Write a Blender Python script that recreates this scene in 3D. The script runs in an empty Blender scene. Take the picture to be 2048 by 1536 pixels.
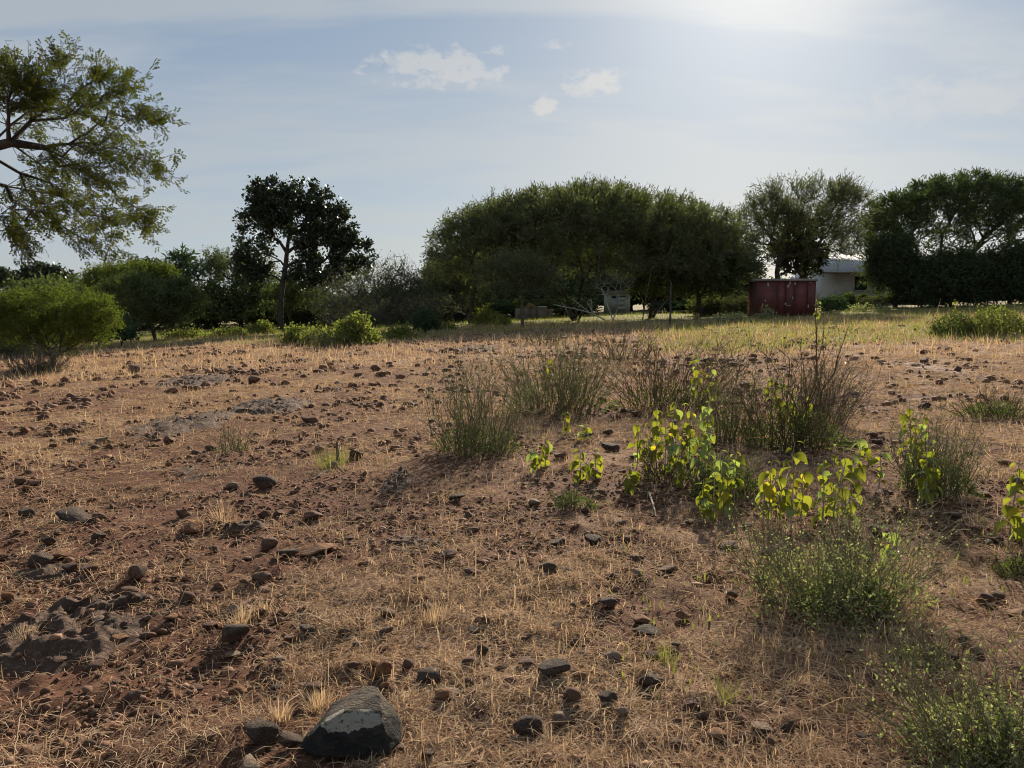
import bpy, bmesh, math, random, time
import numpy as np
from mathutils import Vector, Matrix

T0 = time.time()
SC = bpy.context.scene
COL = SC.collection
R = math.radians

# ---------------------------------------------------------------- camera, sky, sun, exposure
F = 1577.0                      # focal length in pixels of the 2048 wide photograph
EYE = 1.6
PITCH = math.atan((768 - 590) / F)
SUN_AZ, SUN_EL = R(16.5), R(23.0)

cam_d = bpy.data.cameras.new('camera')
cam_d.sensor_width = 36
cam_d.lens = F / 2048 * 36
cam_d.clip_start = 0.05
cam_d.clip_end = 3000
cam = bpy.data.objects.new('camera', cam_d)
cam.location = (0, 0, EYE)
cam.rotation_euler = (math.pi / 2 - PITCH, 0, 0)
COL.objects.link(cam)
SC.camera = cam

SUN_DIR = Vector((math.sin(SUN_AZ) * math.cos(SUN_EL), math.cos(SUN_AZ) * math.cos(SUN_EL), math.sin(SUN_EL)))


def ray(px, py):
    """direction of the photograph's point with forward (y) component 1"""
    x, yc = (px - 1024) / F, (768 - py) / F
    c, s = math.cos(PITCH), math.sin(PITCH)
    y, z = c + yc * s, yc * c - s
    return x / y, z / y


def azel(px, py):
    tx, tz = ray(px, py)
    return math.atan2(tx, 1), math.atan2(tz, math.hypot(tx, 1))


world = bpy.data.worlds.new('World')
SC.world = world
world.use_nodes = True
wt = world.node_tree
wt.nodes.clear()


class NT:
    """small helper to wire shader nodes"""
    def __init__(self, tree):
        self.t = tree

    def n(self, typ, ins=None, **props):
        nd = self.t.nodes.new(typ)
        for k, v in props.items():
            setattr(nd, k, v)
        for k, v in (ins or {}).items():
            self.set(nd.inputs[k], v)
        return nd

    def set(self, sock, v):
        if isinstance(v, bpy.types.NodeSocket):
            self.t.links.new(v, sock)
        elif isinstance(v, bpy.types.Node):
            self.t.links.new(v.outputs[0], sock)
        else:
            if isinstance(v, tuple) and len(v) == 3 and sock.type == 'RGBA':
                v = (*v, 1)
            sock.default_value = v

    def math(self, op, a, b=0.0, c=0.0, clamp=False):
        nd = self.n('ShaderNodeMath', operation=op, use_clamp=clamp)
        self.set(nd.inputs[0], a)
        self.set(nd.inputs[1], b)
        self.set(nd.inputs[2], c)
        return nd.outputs[0]

    def mix(self, f, a, b, blend='MIX'):
        nd = self.n('ShaderNodeMix', data_type='RGBA', blend_type=blend)
        self.set(nd.inputs[0], f)
        self.set(nd.inputs[6], a)
        self.set(nd.inputs[7], b)
        return nd.outputs[2]

    def ramp(self, v, lo, hi, a=0.0, b=1.0, smooth=True):
        nd = self.n('ShaderNodeMapRange', interpolation_type='SMOOTHSTEP' if smooth else 'LINEAR')
        for i, x in enumerate((v, lo, hi, a, b)):
            self.set(nd.inputs[i], x)
        return nd.outputs[0]

    def noise(self, vec, scale, detail=4, rough=0.55, dist=0.0):
        nd = self.n('ShaderNodeTexNoise', {'Scale': scale, 'Detail': detail, 'Roughness': rough, 'Distortion': dist})
        if vec is not None:
            self.set(nd.inputs['Vector'], vec)
        return nd.outputs[0]


W = NT(wt)
SKY = 0.065
sky = W.n('ShaderNodeTexSky', sky_type='NISHITA', sun_disc=False, sun_elevation=SUN_EL, sun_rotation=SUN_AZ,
          altitude=1100, air_density=1.0, dust_density=1.6, ozone_density=1.4)
gen = W.n('ShaderNodeTexCoord').outputs['Generated']
sep = W.n('ShaderNodeSeparateXYZ', {0: gen})
dx, dy, dz = sep.outputs
el = W.math('ARCSINE', dz)
az = W.math('ARCTAN2', dx, dy)
zc = W.math('ADD', W.math('MAXIMUM', dz, 0.02), 0.22)
cu, cv = W.math('DIVIDE', dx, zc), W.math('DIVIDE', dy, zc)
plane = W.n('ShaderNodeCombineXYZ', {0: cu, 1: cv, 2: 0.0}).outputs[0]
sd_ = W.math('MAXIMUM', W.n('ShaderNodeVectorMath', operation='DOT_PRODUCT', ins={0: gen, 1: tuple(SUN_DIR)}).outputs['Value'], 0.0)
# thin veil of high cloud in long soft streaks
mp = W.n('ShaderNodeMapping', {0: plane, 'Rotation': (0, 0, R(-32)), 'Scale': (0.5, 1.7, 1)}).outputs[0]
veil = W.noise(mp, 1.3, 4, 0.52, 0.6)
veil = W.math('ADD', W.math('MULTIPLY', veil, .72), W.math('MULTIPLY', W.noise(mp, 4.2, 3, .5, .4), .28))
veil = W.math('ADD', W.ramp(veil, 0.39, 0.60), W.math('MULTIPLY', W.math('POWER', sd_, 5.0), .38), clamp=True)
# brightness of lit cloud: forward scattering toward the sun
sd = W.n('ShaderNodeVectorMath', operation='DOT_PRODUCT', ins={0: gen, 1: tuple(SUN_DIR)}).outputs['Value']
sd = W.math('MAXIMUM', sd, 0.0)
glow = W.math('POWER', sd, 11.0)
glow2 = W.math('POWER', sd, 95.0)
gl_ = W.math('ADD', W.math('MULTIPLY', glow, .085), W.math('MULTIPLY', glow2, .28))
veil_c = W.mix(W.ramp(el, 0.0, 0.42), (.445, .515, .585), (.20, .305, .455))
veil_c = W.mix(W.math('MULTIPLY', veil, .85), veil_c, (.46, .50, .53))
veil_c = W.mix(1.0, veil_c, W.n('ShaderNodeCombineColor', {0: gl_, 1: W.math('MULTIPLY', gl_, .96), 2: W.math('MULTIPLY', gl_, .86)}).outputs[0], 'ADD')
lum = W.math('ADD', .52, W.math('MULTIPLY', gl_, .8))
inv = 0.465 / SKY
veil_c = W.mix(1.0, veil_c, (inv, inv, inv), 'MULTIPLY')
skyc = W.mix(.90, sky.outputs[0], veil_c)
# a few small fair weather puffs
pn = W.noise(W.n('ShaderNodeCombineXYZ', {0: az, 1: W.math('MULTIPLY', el, 1.6), 2: 0.0}).outputs[0], 42, 4, 0.6, 0.25)
puff = None
for px, py, rx, ry, amp in ((880, 132, 125, 34, .72), (820, 125, 70, 24, .5), (930, 150, 70, 18, .7), (1190, 165, 52, 26, .95), (1160, 178, 40, 14, .7),
                            (1093, 213, 34, 17, .95), (1112, 93, 25, 9, .6), (1960, 190, 190, 40, .35)):
    a0, e0 = azel(px, py)
    da = W.math('DIVIDE', W.math('SUBTRACT', az, a0), rx / F)
    de = W.math('DIVIDE', W.math('SUBTRACT', el, e0), ry / F)
    q = W.math('SQRT', W.math('ADD', W.math('MULTIPLY', da, da), W.math('MULTIPLY', de, de)))
    m = W.ramp(W.math('ADD', q, W.math('MULTIPLY', W.math('SUBTRACT', pn, 0.5), 3.0)), 0.35, 1.15, amp, 0.0)
    puff = m if puff is None else W.math('MAXIMUM', puff, m)
pl = W.math('MULTIPLY', lum, 0.61 / SKY)
puff_c = W.mix(1.0, (1.0, .985, .955), W.n('ShaderNodeCombineColor', {0: pl, 1: pl, 2: pl}).outputs[0], 'MULTIPLY')
skyc = W.mix(W.math('MULTIPLY', puff, 0.8), skyc, puff_c)
world.cycles.sampling_method = 'MANUAL'
world.cycles.sample_map_resolution = 512
bg = W.n('ShaderNodeBackground', {'Color': skyc, 'Strength': SKY})
wo = W.n('ShaderNodeOutputWorld', {'Surface': bg})

sun_d = bpy.data.lights.new('sun', 'SUN')
sun_d.energy = 5.0
sun_d.angle = R(1.2)
sun_d.color = (1.0, 0.90, 0.75)
sun = bpy.data.objects.new('sun', sun_d)
sun.rotation_euler = (-SUN_DIR).to_track_quat('-Z', 'Y').to_euler()
sun.location = (20, 60, 30)
COL.objects.link(sun)

SC.view_settings.view_transform = 'Standard'
SC.view_settings.look = 'None'
SC.view_settings.gamma = 1
SC.view_settings.exposure = 1.05
SC.view_settings.use_curve_mapping = False
SC.cycles.max_bounces = 4
SC.cycles.diffuse_bounces = 2
SC.cycles.transmission_bounces = 3
SC.cycles.use_adaptive_sampling = True
SC.cycles.filter_width = 1.0

# ---------------------------------------------------------------- noise and terrain height
rng = np.random.default_rng(7)
random.seed(7)


def _hash(ix, iy, iz, s):
    h = (ix.astype(np.int64) * 374761393 + iy.astype(np.int64) * 668265263 + iz.astype(np.int64) * 2147483647 + s * 1274126177) & 0xffffffff
    h = ((h ^ (h >> 13)) * 1274126177) & 0xffffffff
    return ((h ^ (h >> 16)) & 0xffff) / 65535.0


def vn2(x, y, s=0):
    x, y = np.asarray(x, float), np.asarray(y, float)
    ix, iy = np.floor(x), np.floor(y)
    fx, fy = x - ix, y - iy
    fx, fy = fx * fx * (3 - 2 * fx), fy * fy * (3 - 2 * fy)
    z = np.zeros_like(ix)
    a, b = _hash(ix, iy, z, s), _hash(ix + 1, iy, z, s)
    c, d = _hash(ix, iy + 1, z, s), _hash(ix + 1, iy + 1, z, s)
    return (a + (b - a) * fx) * (1 - fy) + (c + (d - c) * fx) * fy


def fbm(x, y, sc, octv=4, s=0):
    x, y = np.asarray(x, float) / sc, np.asarray(y, float) / sc
    t, amp, tot = 0, 1.0, 0
    for k in range(octv):
        t = t + amp * vn2(x * 2 ** k + 17.3 * k, y * 2 ** k - 9.1 * k, s + k)
        tot += amp
        amp *= 0.5
    return t / tot


def vn3(p, s=0):
    i = np.floor(p)
    f = p - i
    f = f * f * (3 - 2 * f)
    out = 0
    for a in (0, 1):
        for b in (0, 1):
            for c in (0, 1):
                w = (f[:, 0] if a else 1 - f[:, 0]) * (f[:, 1] if b else 1 - f[:, 1]) * (f[:, 2] if c else 1 - f[:, 2])
                out = out + w * _hash(i[:, 0] + a, i[:, 1] + b, i[:, 2] + c, s)
    return out


def fbm3(p, sc, octv=3, s=0):
    t, amp, tot = 0, 1.0, 0
    for k in range(octv):
        t = t + amp * vn3(p / sc * 2 ** k + 5.7 * k, s + k)
        tot += amp
        amp *= 0.5
    return t / tot


def height(x, y):
    x, y = np.asarray(x, float), np.asarray(y, float)
    r = np.hypot(x, y) + 1e-6
    k = np.minimum(1.0, 80.0 / r)
    z = (0.0338 * x - 0.00276 * y) * k
    z = z + 0.16 * (fbm(x, y, 7.0, 3, 3) - 0.5) * np.clip(r / 6, .2, 1)
    z = z + 0.075 * (fbm(x, y, 1.1, 3, 11) - 0.5)
    z = z + 0.050 * (fbm(x, y, 0.22, 3, 23) - 0.5) * np.clip(12 / r, 0, 1)
    cl = fbm(x, y, 0.15, 2, 29)
    z = z + 0.040 * np.clip(cl - .52, 0, 1) * 2 * np.clip(9 / r, 0, 1)
    return z


Z00 = float(height(0, 0))


def H(x, y):
    return float(height(x, y)) - Z00


def G(px, py):
    """ground point seen at a point of the photograph"""
    tx, tz = ray(px, py)
    d = EYE / max(0.012, (0.0338 * tx - 0.00276) - tz)
    for _ in range(12):
        z = H(d * tx, d)
        d2 = (z - EYE) / tz if tz < -1e-4 else d
        d += 0.5 * (min(max(d2, 0.5), 90) - d)
    return Vector((d * tx, d, H(d * tx, d)))


def at(px, py, d):
    tx, tz = ray(px, py)
    return Vector((d * tx, d, EYE + d * tz))


# ---------------------------------------------------------------- mesh and object helpers
def np_mesh(name, V, Fs, smooth=False, tint=None, mat=None):
    """Fs: list of (n,k) index arrays"""
    me = bpy.data.meshes.new(name)
    V = np.asarray(V, np.float32)
    Fs = [np.asarray(f, np.int32) for f in Fs if len(f)]
    me.vertices.add(len(V))
    me.vertices.foreach_set('co', V.ravel())
    nl = sum(f.size for f in Fs)
    npoly = sum(len(f) for f in Fs)
    me.loops.add(nl)
    me.polygons.add(npoly)
    me.loops.foreach_set('vertex_index', np.concatenate([f.ravel() for f in Fs]))
    st, off = [], 0
    for f in Fs:
        st.append(off + np.arange(len(f), dtype=np.int32) * f.shape[1])
        off += f.size
    me.polygons.foreach_set('loop_start', np.concatenate(st))
    if smooth:
        me.polygons.foreach_set('use_smooth', np.ones(npoly, bool))
    me.update(calc_edges=True)
    if tint is not None:
        for nm, val in (tint.items() if isinstance(tint, dict) else (('tint', tint),)):
            a = me.attributes.new(nm, 'FLOAT', 'POINT')
            a.data.foreach_set('value', np.asarray(val, np.float32))
    if mat:
        me.materials.append(mat)
    return me


def link(name, data, parent=None, loc=None, label=None, cat=None, group=None, kind=None):
    o = bpy.data.objects.new(name, data)
    COL.objects.link(o)
    if parent is not None:
        o.parent = parent
    if loc is not None:
        o.location = loc
    if label:
        o['label'] = label
    if cat:
        o['category'] = cat
    if group:
        o['group'] = group
    if kind:
        o['kind'] = kind
    return o


def copy_tree(o, parent=None):
    c = o.copy()
    COL.objects.link(c)
    c.parent = parent
    for ch in list(o.children):
        copy_tree(ch, c)
    return c


class Geo:
    """collects vertex and face arrays, with one tint value per vertex"""
    def __init__(self):
        self.V, self.T, self.Q, self.S, self.n = [], [], [], [], 0

    def add(self, V, tri=None, quad=None, tint=0.5):
        V = np.asarray(V, float).reshape(-1, 3)
        if tri is not None and len(tri):
            self.T.append(np.asarray(tri) + self.n)
        if quad is not None and len(quad):
            self.Q.append(np.asarray(quad) + self.n)
        self.V.append(V)
        t = np.asarray(tint, float)
        self.S.append(np.full(len(V), float(t)) if t.ndim == 0 else t)
        self.n += len(V)

    def box(self, c, s, rz=0.0, tint=0.5):
        c = np.asarray(c, float)
        v = np.array([[x, y, z] for x in (-.5, .5) for y in (-.5, .5) for z in (-.5, .5)]) * np.asarray(s, float)
        ca, sa = math.cos(rz), math.sin(rz)
        v = np.stack([v[:, 0] * ca - v[:, 1] * sa, v[:, 0] * sa + v[:, 1] * ca, v[:, 2]], 1) + c
        self.add(v, quad=[(0, 1, 3, 2), (4, 6, 7, 5), (0, 4, 5, 1), (2, 3, 7, 6), (0, 2, 6, 4), (1, 5, 7, 3)], tint=tint)

    def mesh(self, name, mat, smooth=False):
        Fs = []
        if self.T:
            Fs.append(np.concatenate(self.T))
        if self.Q:
            Fs.append(np.concatenate(self.Q))
        return np_mesh(name, np.concatenate(self.V), Fs, smooth, np.concatenate(self.S), mat)


def frames(D):
    D = D / (np.linalg.norm(D, axis=1, keepdims=True) + 1e-9)
    up = np.where(np.abs(D[:, 2:3]) > 0.9, np.array([[1.0, 0, 0]]), np.array([[0, 0, 1.0]]))
    A = np.cross(D, up)
    A /= np.linalg.norm(A, axis=1, keepdims=True) + 1e-9
    return D, A, np.cross(D, A)


def tubes(g, P0, P1, r0, r1, n=4, tint=0.5):
    """one tapered prism per row"""
    P0, P1 = np.asarray(P0, float), np.asarray(P1, float)
    if not len(P0):
        return
    m = len(P0)
    r0, r1 = np.broadcast_to(r0, (m,)), np.broadcast_to(r1, (m,))
    _, A, B = frames(P1 - P0)
    ang = np.arange(n) * 2 * math.pi / n
    ring = A[:, None, :] * np.cos(ang)[None, :, None] + B[:, None, :] * np.sin(ang)[None, :, None]
    V = np.concatenate([P0[:, None, :] + ring * r0[:, None, None], P1[:, None, :] + ring * r1[:, None, None]], 1)
    i = np.arange(n)
    q = np.stack([i, (i + 1) % n, n + (i + 1) % n, n + i], 1)
    Q = (q[None] + (np.arange(m) * 2 * n)[:, None, None]).reshape(-1, 4)
    t = np.broadcast_to(np.asarray(tint, float), (m,))
    g.add(V.reshape(-1, 3), quad=Q, tint=np.repeat(t, 2 * n))


def leaves(g, C, D, L, Wd, rg, tint, fold=0.0):
    """diamond shaped leaves at C along D"""
    m = len(C)
    if not m:
        return
    D, A, B = frames(D)
    th = rg.uniform(0, 2 * math.pi, m)
    S = A * np.cos(th)[:, None] + B * np.sin(th)[:, None]
    L, Wd = np.broadcast_to(L, (m,))[:, None], np.broadcast_to(Wd, (m,))[:, None]
    V = np.stack([C, C + D * L * .45 + S * Wd * .5, C + D * L, C + D * L * .45 - S * Wd * .5], 1)
    base = np.arange(m)[:, None] * 4
    g.add(V.reshape(-1, 3), quad=base + np.array([[0, 1, 2, 3]]), tint=np.repeat(np.broadcast_to(tint, (m,)), 4))


def rdir(m, rg):
    v = rg.normal(size=(m, 3))
    return v / (np.linalg.norm(v, axis=1, keepdims=True) + 1e-9)


# ---------------------------------------------------------------- materials
def new_mat(name):
    m = bpy.data.materials.new(name)
    m.use_nodes = True
    m.node_tree.nodes.clear()
    t = NT(m.node_tree)
    return m, t, t.n('ShaderNodeOutputMaterial')


def leaf_mat(name, a, b, trans=0.35, rough=0.55, tcol=None):
    m, t, out = new_mat(name)
    at_ = t.n('ShaderNodeAttribute', attribute_name='tint').outputs['Fac']
    c = t.mix(at_, a, b)
    if rough < .5:
        p = t.n('ShaderNodeBsdfPrincipled', {'Base Color': c, 'Roughness': rough})
        p.inputs['Specular IOR Level'].default_value = 0.3
    else:
        p = t.n('ShaderNodeBsdfDiffuse', {'Color': c})
    tc = t.mix(1.0, c, tcol or (1.5, 1.7, .7), 'MULTIPLY')
    tr = t.n('ShaderNodeBsdfTranslucent', {'Color': tc})
    ms = t.n('ShaderNodeMixShader', {0: trans, 1: p.outputs[0], 2: tr.outputs[0]})
    t.set(out.inputs[0], ms.outputs[0])
    return m


def bark_mat(name, a, b, scale=6.0):
    m, t, out = new_mat(name)
    co = t.n('ShaderNodeTexCoord').outputs['Object']
    n1 = t.noise(co, scale, 5, .6)
    c = t.mix(t.ramp(n1, .35, .65), a, b)
    p = t.n('ShaderNodeBsdfPrincipled', {'Base Color': c, 'Roughness': 0.9})
    p.inputs['Specular IOR Level'].default_value = 0.15
    t.set(p.inputs['Normal'], t.n('ShaderNodeBump', {'Strength': .5, 'Distance': .02, 'Height': n1}).outputs[0])
    t.set(out.inputs[0], p.outputs[0])
    return m


def stone_mat(name, cols, dust=0.35, rough_scale=9.0):
    """cols: three colours picked by object, dusted with red soil near the ground"""
    m, t, out = new_mat(name)
    tc = t.n('ShaderNodeTexCoord').outputs['Object']
    rnd = t.n('ShaderNodeObjectInfo').outputs['Random']
    off = t.n('ShaderNodeVectorMath', operation='ADD', ins={0: tc, 1: t.n('ShaderNodeCombineXYZ', {0: t.math('MULTIPLY', rnd, 37.0), 1: t.math('MULTIPLY', rnd, 91.0), 2: 0.0}).outputs[0]}).outputs[0]
    n1 = t.noise(off, 1.7, 5, .62)
    n2 = t.noise(off, rough_scale, 6, .7)
    c = t.mix(t.ramp(rnd, .1, .55), cols[0], cols[1])
    c = t.mix(t.ramp(n1, .42, .66), c, cols[2])
    c = t.mix(t.math('MULTIPLY', t.ramp(n2, .48, .7), dust), c, (.30, .17, .10))
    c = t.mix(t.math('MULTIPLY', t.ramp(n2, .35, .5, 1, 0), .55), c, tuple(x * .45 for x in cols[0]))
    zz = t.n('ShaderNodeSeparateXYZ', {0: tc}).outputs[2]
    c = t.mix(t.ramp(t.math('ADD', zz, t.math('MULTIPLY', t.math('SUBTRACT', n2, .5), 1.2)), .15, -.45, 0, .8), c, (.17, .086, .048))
    p = t.n('ShaderNodeBsdfPrincipled', {'Base Color': c, 'Roughness': .88})
    p.inputs['Specular IOR Level'].default_value = 0.2
    hh = t.math('ADD', t.math('MULTIPLY', n2, .6), n1)
    t.set(p.inputs['Normal'], t.n('ShaderNodeBump', {'Strength': .75, 'Distance': .12, 'Height': hh}).outputs[0])
    t.set(out.inputs[0], p.outputs[0])
    return m


def plain_mat(name, c, rough=.8, var=.25, scale=3.0, spec=.2, c2=None, bump=.2):
    m, t, out = new_mat(name)
    tc = t.n('ShaderNodeTexCoord').outputs['Object']
    n1 = t.noise(tc, scale, 6, .65)
    col = t.mix(t.ramp(n1, .35, .7), c, c2 or tuple(x * (1 - var) for x in c))
    p = t.n('ShaderNodeBsdfPrincipled', {'Base Color': col, 'Roughness': rough})
    p.inputs['Specular IOR Level'].default_value = spec
    t.set(p.inputs['Normal'], t.n('ShaderNodeBump', {'Strength': bump, 'Distance': .02, 'Height': n1}).outputs[0])
    t.set(out.inputs[0], p.outputs[0])
    return m


M = {}
M['acacia'] = leaf_mat('acacia leaves', (.060, .080, .036), (.125, .140, .068), .25)
M['acacia_bright'] = leaf_mat('fresh acacia leaves', (.066, .086, .020), (.118, .132, .036), .38)
M['acacia_olive'] = leaf_mat('olive acacia leaves', (.072, .084, .046), (.148, .152, .086), .27)
M['acacia_dark'] = leaf_mat('dark acacia leaves', (.044, .062, .034), (.092, .110, .056), .22)
M['bluegreen'] = leaf_mat('dense green leaves', (.042, .070, .042), (.080, .108, .060), .22)
M['broadleaf'] = leaf_mat('dark glossy leaves', (.020, .031, .018), (.046, .056, .028), .14, .45)
M['near_acacia'] = leaf_mat('thin acacia leaflets', (.042, .052, .015), (.092, .088, .022), .36)
M['herb'] = leaf_mat('green herb leaves', (.115, .130, .042), (.20, .20, .070), .36)
M['velvet'] = leaf_mat('velvet leaves', (.135, .155, .035), (.265, .262, .06), .52, .7, (1.35, 1.35, .42))
M['velvet_pale'] = leaf_mat('greyish velvet leaves', (.20, .25, .10), (.30, .34, .15), .45, .7, (1.3, 1.4, .5))
M['velvet_yellow'] = leaf_mat('yellowed velvet leaves', (.36, .33, .05), (.44, .37, .06), .55, .7, (1.3, 1.2, .35))
M['shrub_leaf'] = leaf_mat('small shrub leaves', (.06, .085, .030), (.15, .18, .075), .3)
M['shrub_pale'] = leaf_mat('pale small leaves', (.13, .14, .068), (.38, .375, .225), .3)
M['green_grass'] = leaf_mat('green grass blades', (.145, .160, .045), (.30, .275, .10), .32)
M['straw'] = leaf_mat('dry straw', (.24, .138, .082), (.66, .50, .33), .35, .7, (1.1, 1.0, .8))
M['bark'] = bark_mat('dark bark', (.035, .028, .022), (.075, .062, .050))
M['bark_grey'] = bark_mat('grey twigs', (.060, .054, .045), (.125, .112, .092))
M['bark_olive'] = bark_mat('olive twigs', (.085, .080, .045), (.14, .125, .075))
M['stem_brown'] = bark_mat('brown stems', (.085, .050, .030), (.17, .115, .070), 20)
M['stem_olive'] = bark_mat('greenish stems', (.13, .118, .058), (.25, .22, .12), 20)
M['lichen_twig'] = bark_mat('lichened twig', (.22, .22, .16), (.42, .41, .32), 14)
M['dead_wood'] = bark_mat('bleached dead wood', (.34, .29, .21), (.5, .44, .34), 20)
M['stone_brown'] = stone_mat('reddish brown stone', ((.17, .085, .055), (.22, .125, .085), (.13, .075, .05)))
M['stone_dark'] = stone_mat('dark grey stone', ((.090, .062, .045), (.120, .083, .060), (.058, .043, .033)), .6)
M['stone_tan'] = stone_mat('pale tan stone', ((.30, .21, .14), (.36, .26, .18), (.24, .15, .095)), .3)
M['stone_orange'] = stone_mat('orange stone', ((.30, .14, .065), (.33, .17, .085), (.20, .085, .045)), .25)
M['outcrop'] = stone_mat('dark rough bedrock', ((.070, .047, .035), (.085, .056, .041), (.042, .030, .023)), .75, 26)

print('setup', round(time.time() - T0, 1))

# ---------------------------------------------------------------- ground
def sstep(v, a, b):
    t = np.clip((np.asarray(v, float) - a) / (b - a), 0, 1)
    return t * t * (3 - 2 * t)


def straw_mask(x, y):
    r = np.hypot(x, y)
    n = 0.6 * fbm(x, y, 1.3, 3, 41) + 0.4 * fbm(x, y, .38, 2, 47)
    bias = 0.125 * sstep(r, 6, 15) + 0.06 * sstep(np.asarray(x) / (r + .1), -.1, .35) - 0.085
    return sstep(n + bias, .40, .60)


def green_mask(x, y):
    x, y = np.asarray(x, float), np.asarray(y, float)
    n = fbm(x, y, 3.5, 3, 61) - .5
    tx = x / np.maximum(y, .1)
    right = sstep(tx, .10, .26) * sstep(y + 8 * n, 18, 24) * sstep(y + 9 * n, 42, 34)
    left = sstep(tx, -.02, -.12) * sstep(y + 6 * n + 10 * (tx + .3), 31, 35) 
    mid = sstep(y + 8 * n, 31, 37) * .8
    near = sstep(tx, .02, .2) * sstep(n, .02, .12) * sstep(y, 25, 14) * .35
    return np.clip(np.maximum(np.maximum(right, left), np.maximum(mid, near)), 0, 1)


def build_ground():
    rr = [0.25]
    while rr[-1] < 900:
        rr.append(rr[-1] * (1.014 if rr[-1] < 40 else 1.06))
    rr = np.array(rr)
    dense = np.linspace(R(-47), R(47), 300)
    coarse = np.linspace(R(47), R(313), 60)[1:-1]
    aa = np.concatenate([dense, coarse])
    A, RR = np.meshgrid(aa, rr)
    X, Y = RR * np.sin(A), RR * np.cos(A)
    Z = height(X, Y) - Z00
    V = np.stack([X, Y, Z], -1).reshape(-1, 3)
    nr, na = len(rr), len(aa)
    i, j = np.meshgrid(np.arange(nr - 1), np.arange(na), indexing='ij')
    j2 = (j + 1) % na
    Q = np.stack([i * na + j, i * na + j2, (i + 1) * na + j2, (i + 1) * na + j], -1).reshape(-1, 4)[:, ::-1]
    V = np.concatenate([V, [[0, 0, 0]]])
    jj = np.arange(na)
    T = np.stack([np.full(na, len(V) - 1), (jj + 1) % na, jj], 1)
    m, t, out = new_mat('red soil with dry litter')
    co = t.n('ShaderNodeTexCoord').outputs['Object']
    st = t.n('ShaderNodeAttribute', attribute_name='straw').outputs['Fac']
    gr = t.n('ShaderNodeAttribute', attribute_name='green').outputs['Fac']
    n_f = t.noise(co, 55, 5, .7)
    n_m = t.noise(co, 9, 5, .65)
    n_l = t.noise(co, .9, 4, .6)
    mp = t.n('ShaderNodeMapping', {0: co, 'Scale': (1, 3.2, 1)}).outputs[0]
    n_s = t.noise(mp, 22, 4, .7, 2.5)
    soil = t.mix(t.ramp(n_m, .35, .68), (.125, .057, .034), (.232, .110, .066))
    soil = t.mix(t.math('MULTIPLY', t.ramp(n_l, .5, .7), .5), soil, (.14, .085, .052))
    soil = t.mix(t.math('MULTIPLY', t.ramp(n_f, .55, .72), .6), soil, (.25, .15, .10))
    soil = t.mix(t.math('MULTIPLY', t.ramp(n_f, .45, .33), .7), soil, (.045, .027, .02))
    straw = t.mix(t.ramp(n_s, .4, .66), (.26, .142, .086), (.49, .33, .21))
    straw = t.mix(t.math('MULTIPLY', t.ramp(n_l, .45, .7), .4), straw, (.30, .17, .115))
    sm = t.ramp(t.math('ADD', t.math('MULTIPLY', st, .75), t.math('MULTIPLY', t.math('SUBTRACT', n_m, .5), 1.8)), .25, .85)
    c = t.mix(sm, soil, straw)
    gcol = t.mix(t.ramp(n_s, .4, .62), (.14, .13, .05), (.29, .25, .105))
    gm = t.ramp(t.math('ADD', gr, t.math('MULTIPLY', t.math('SUBTRACT', n_m, .5), 1.2)), .25, .85)
    c = t.mix(t.math('MULTIPLY', gm, .8), c, gcol)
    p = t.n('ShaderNodeBsdfPrincipled', {'Base Color': c, 'Roughness': .95})
    p.inputs['Specular IOR Level'].default_value = .1
    hgt = t.math('ADD', t.math('MULTIPLY', n_m, 1.0), t.math('ADD', t.math('MULTIPLY', n_f, .45), t.math('MULTIPLY', n_s, .4)))
    t.set(p.inputs['Normal'], t.n('ShaderNodeBump', {'Strength': 1.0, 'Distance': .06, 'Height': hgt}).outputs[0])
    t.set(out.inputs[0], p.outputs[0])
    me = np_mesh('ground', V, [Q, T], True, {'straw': straw_mask(V[:, 0], V[:, 1]), 'green': green_mask(V[:, 0], V[:, 1])}, m)
    link('ground', me, kind='structure')


build_ground()
print('ground', round(time.time() - T0, 1))


# ---------------------------------------------------------------- trees
def ell_points(ells, d, n, rg, shell=0.0, depth=0.75, base=None, top_bias=0.0):
    """random points in a union of ellipsoids (cx, cy, rx, ry in the photograph's pixels at distance d); weights by visible area"""
    w = np.array([e[2] * e[3] for e in ells], float)
    w /= w.sum()
    k = rg.choice(len(ells), n, p=w)
    dirs = rdir(n, rg)
    rad = rg.uniform(shell ** 3, 1, n) ** (1 / 3)
    if top_bias:
        flip = (dirs[:, 2] < 0) & (rg.uniform(0, 1, n) < top_bias)
        dirs[flip, 2] *= -1
    out = np.empty((n, 3))
    nrm = np.empty((n, 3))
    for i, e in enumerate(ells):
        s = k == i
        c = np.array(at(e[0], e[1], d + (e[4] if len(e) > 4 else 0)))
        rx, rz = e[2] * d / F, e[3] * d / F
        ry = (max(rx, rz) if rx < 2 * rz else rx) * depth
        sc = np.array([rx, ry, rz])
        out[s] = c + dirs[s] * rad[s, None] * sc
        nrm[s] = dirs[s] * rad[s, None]
    return out, nrm


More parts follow.
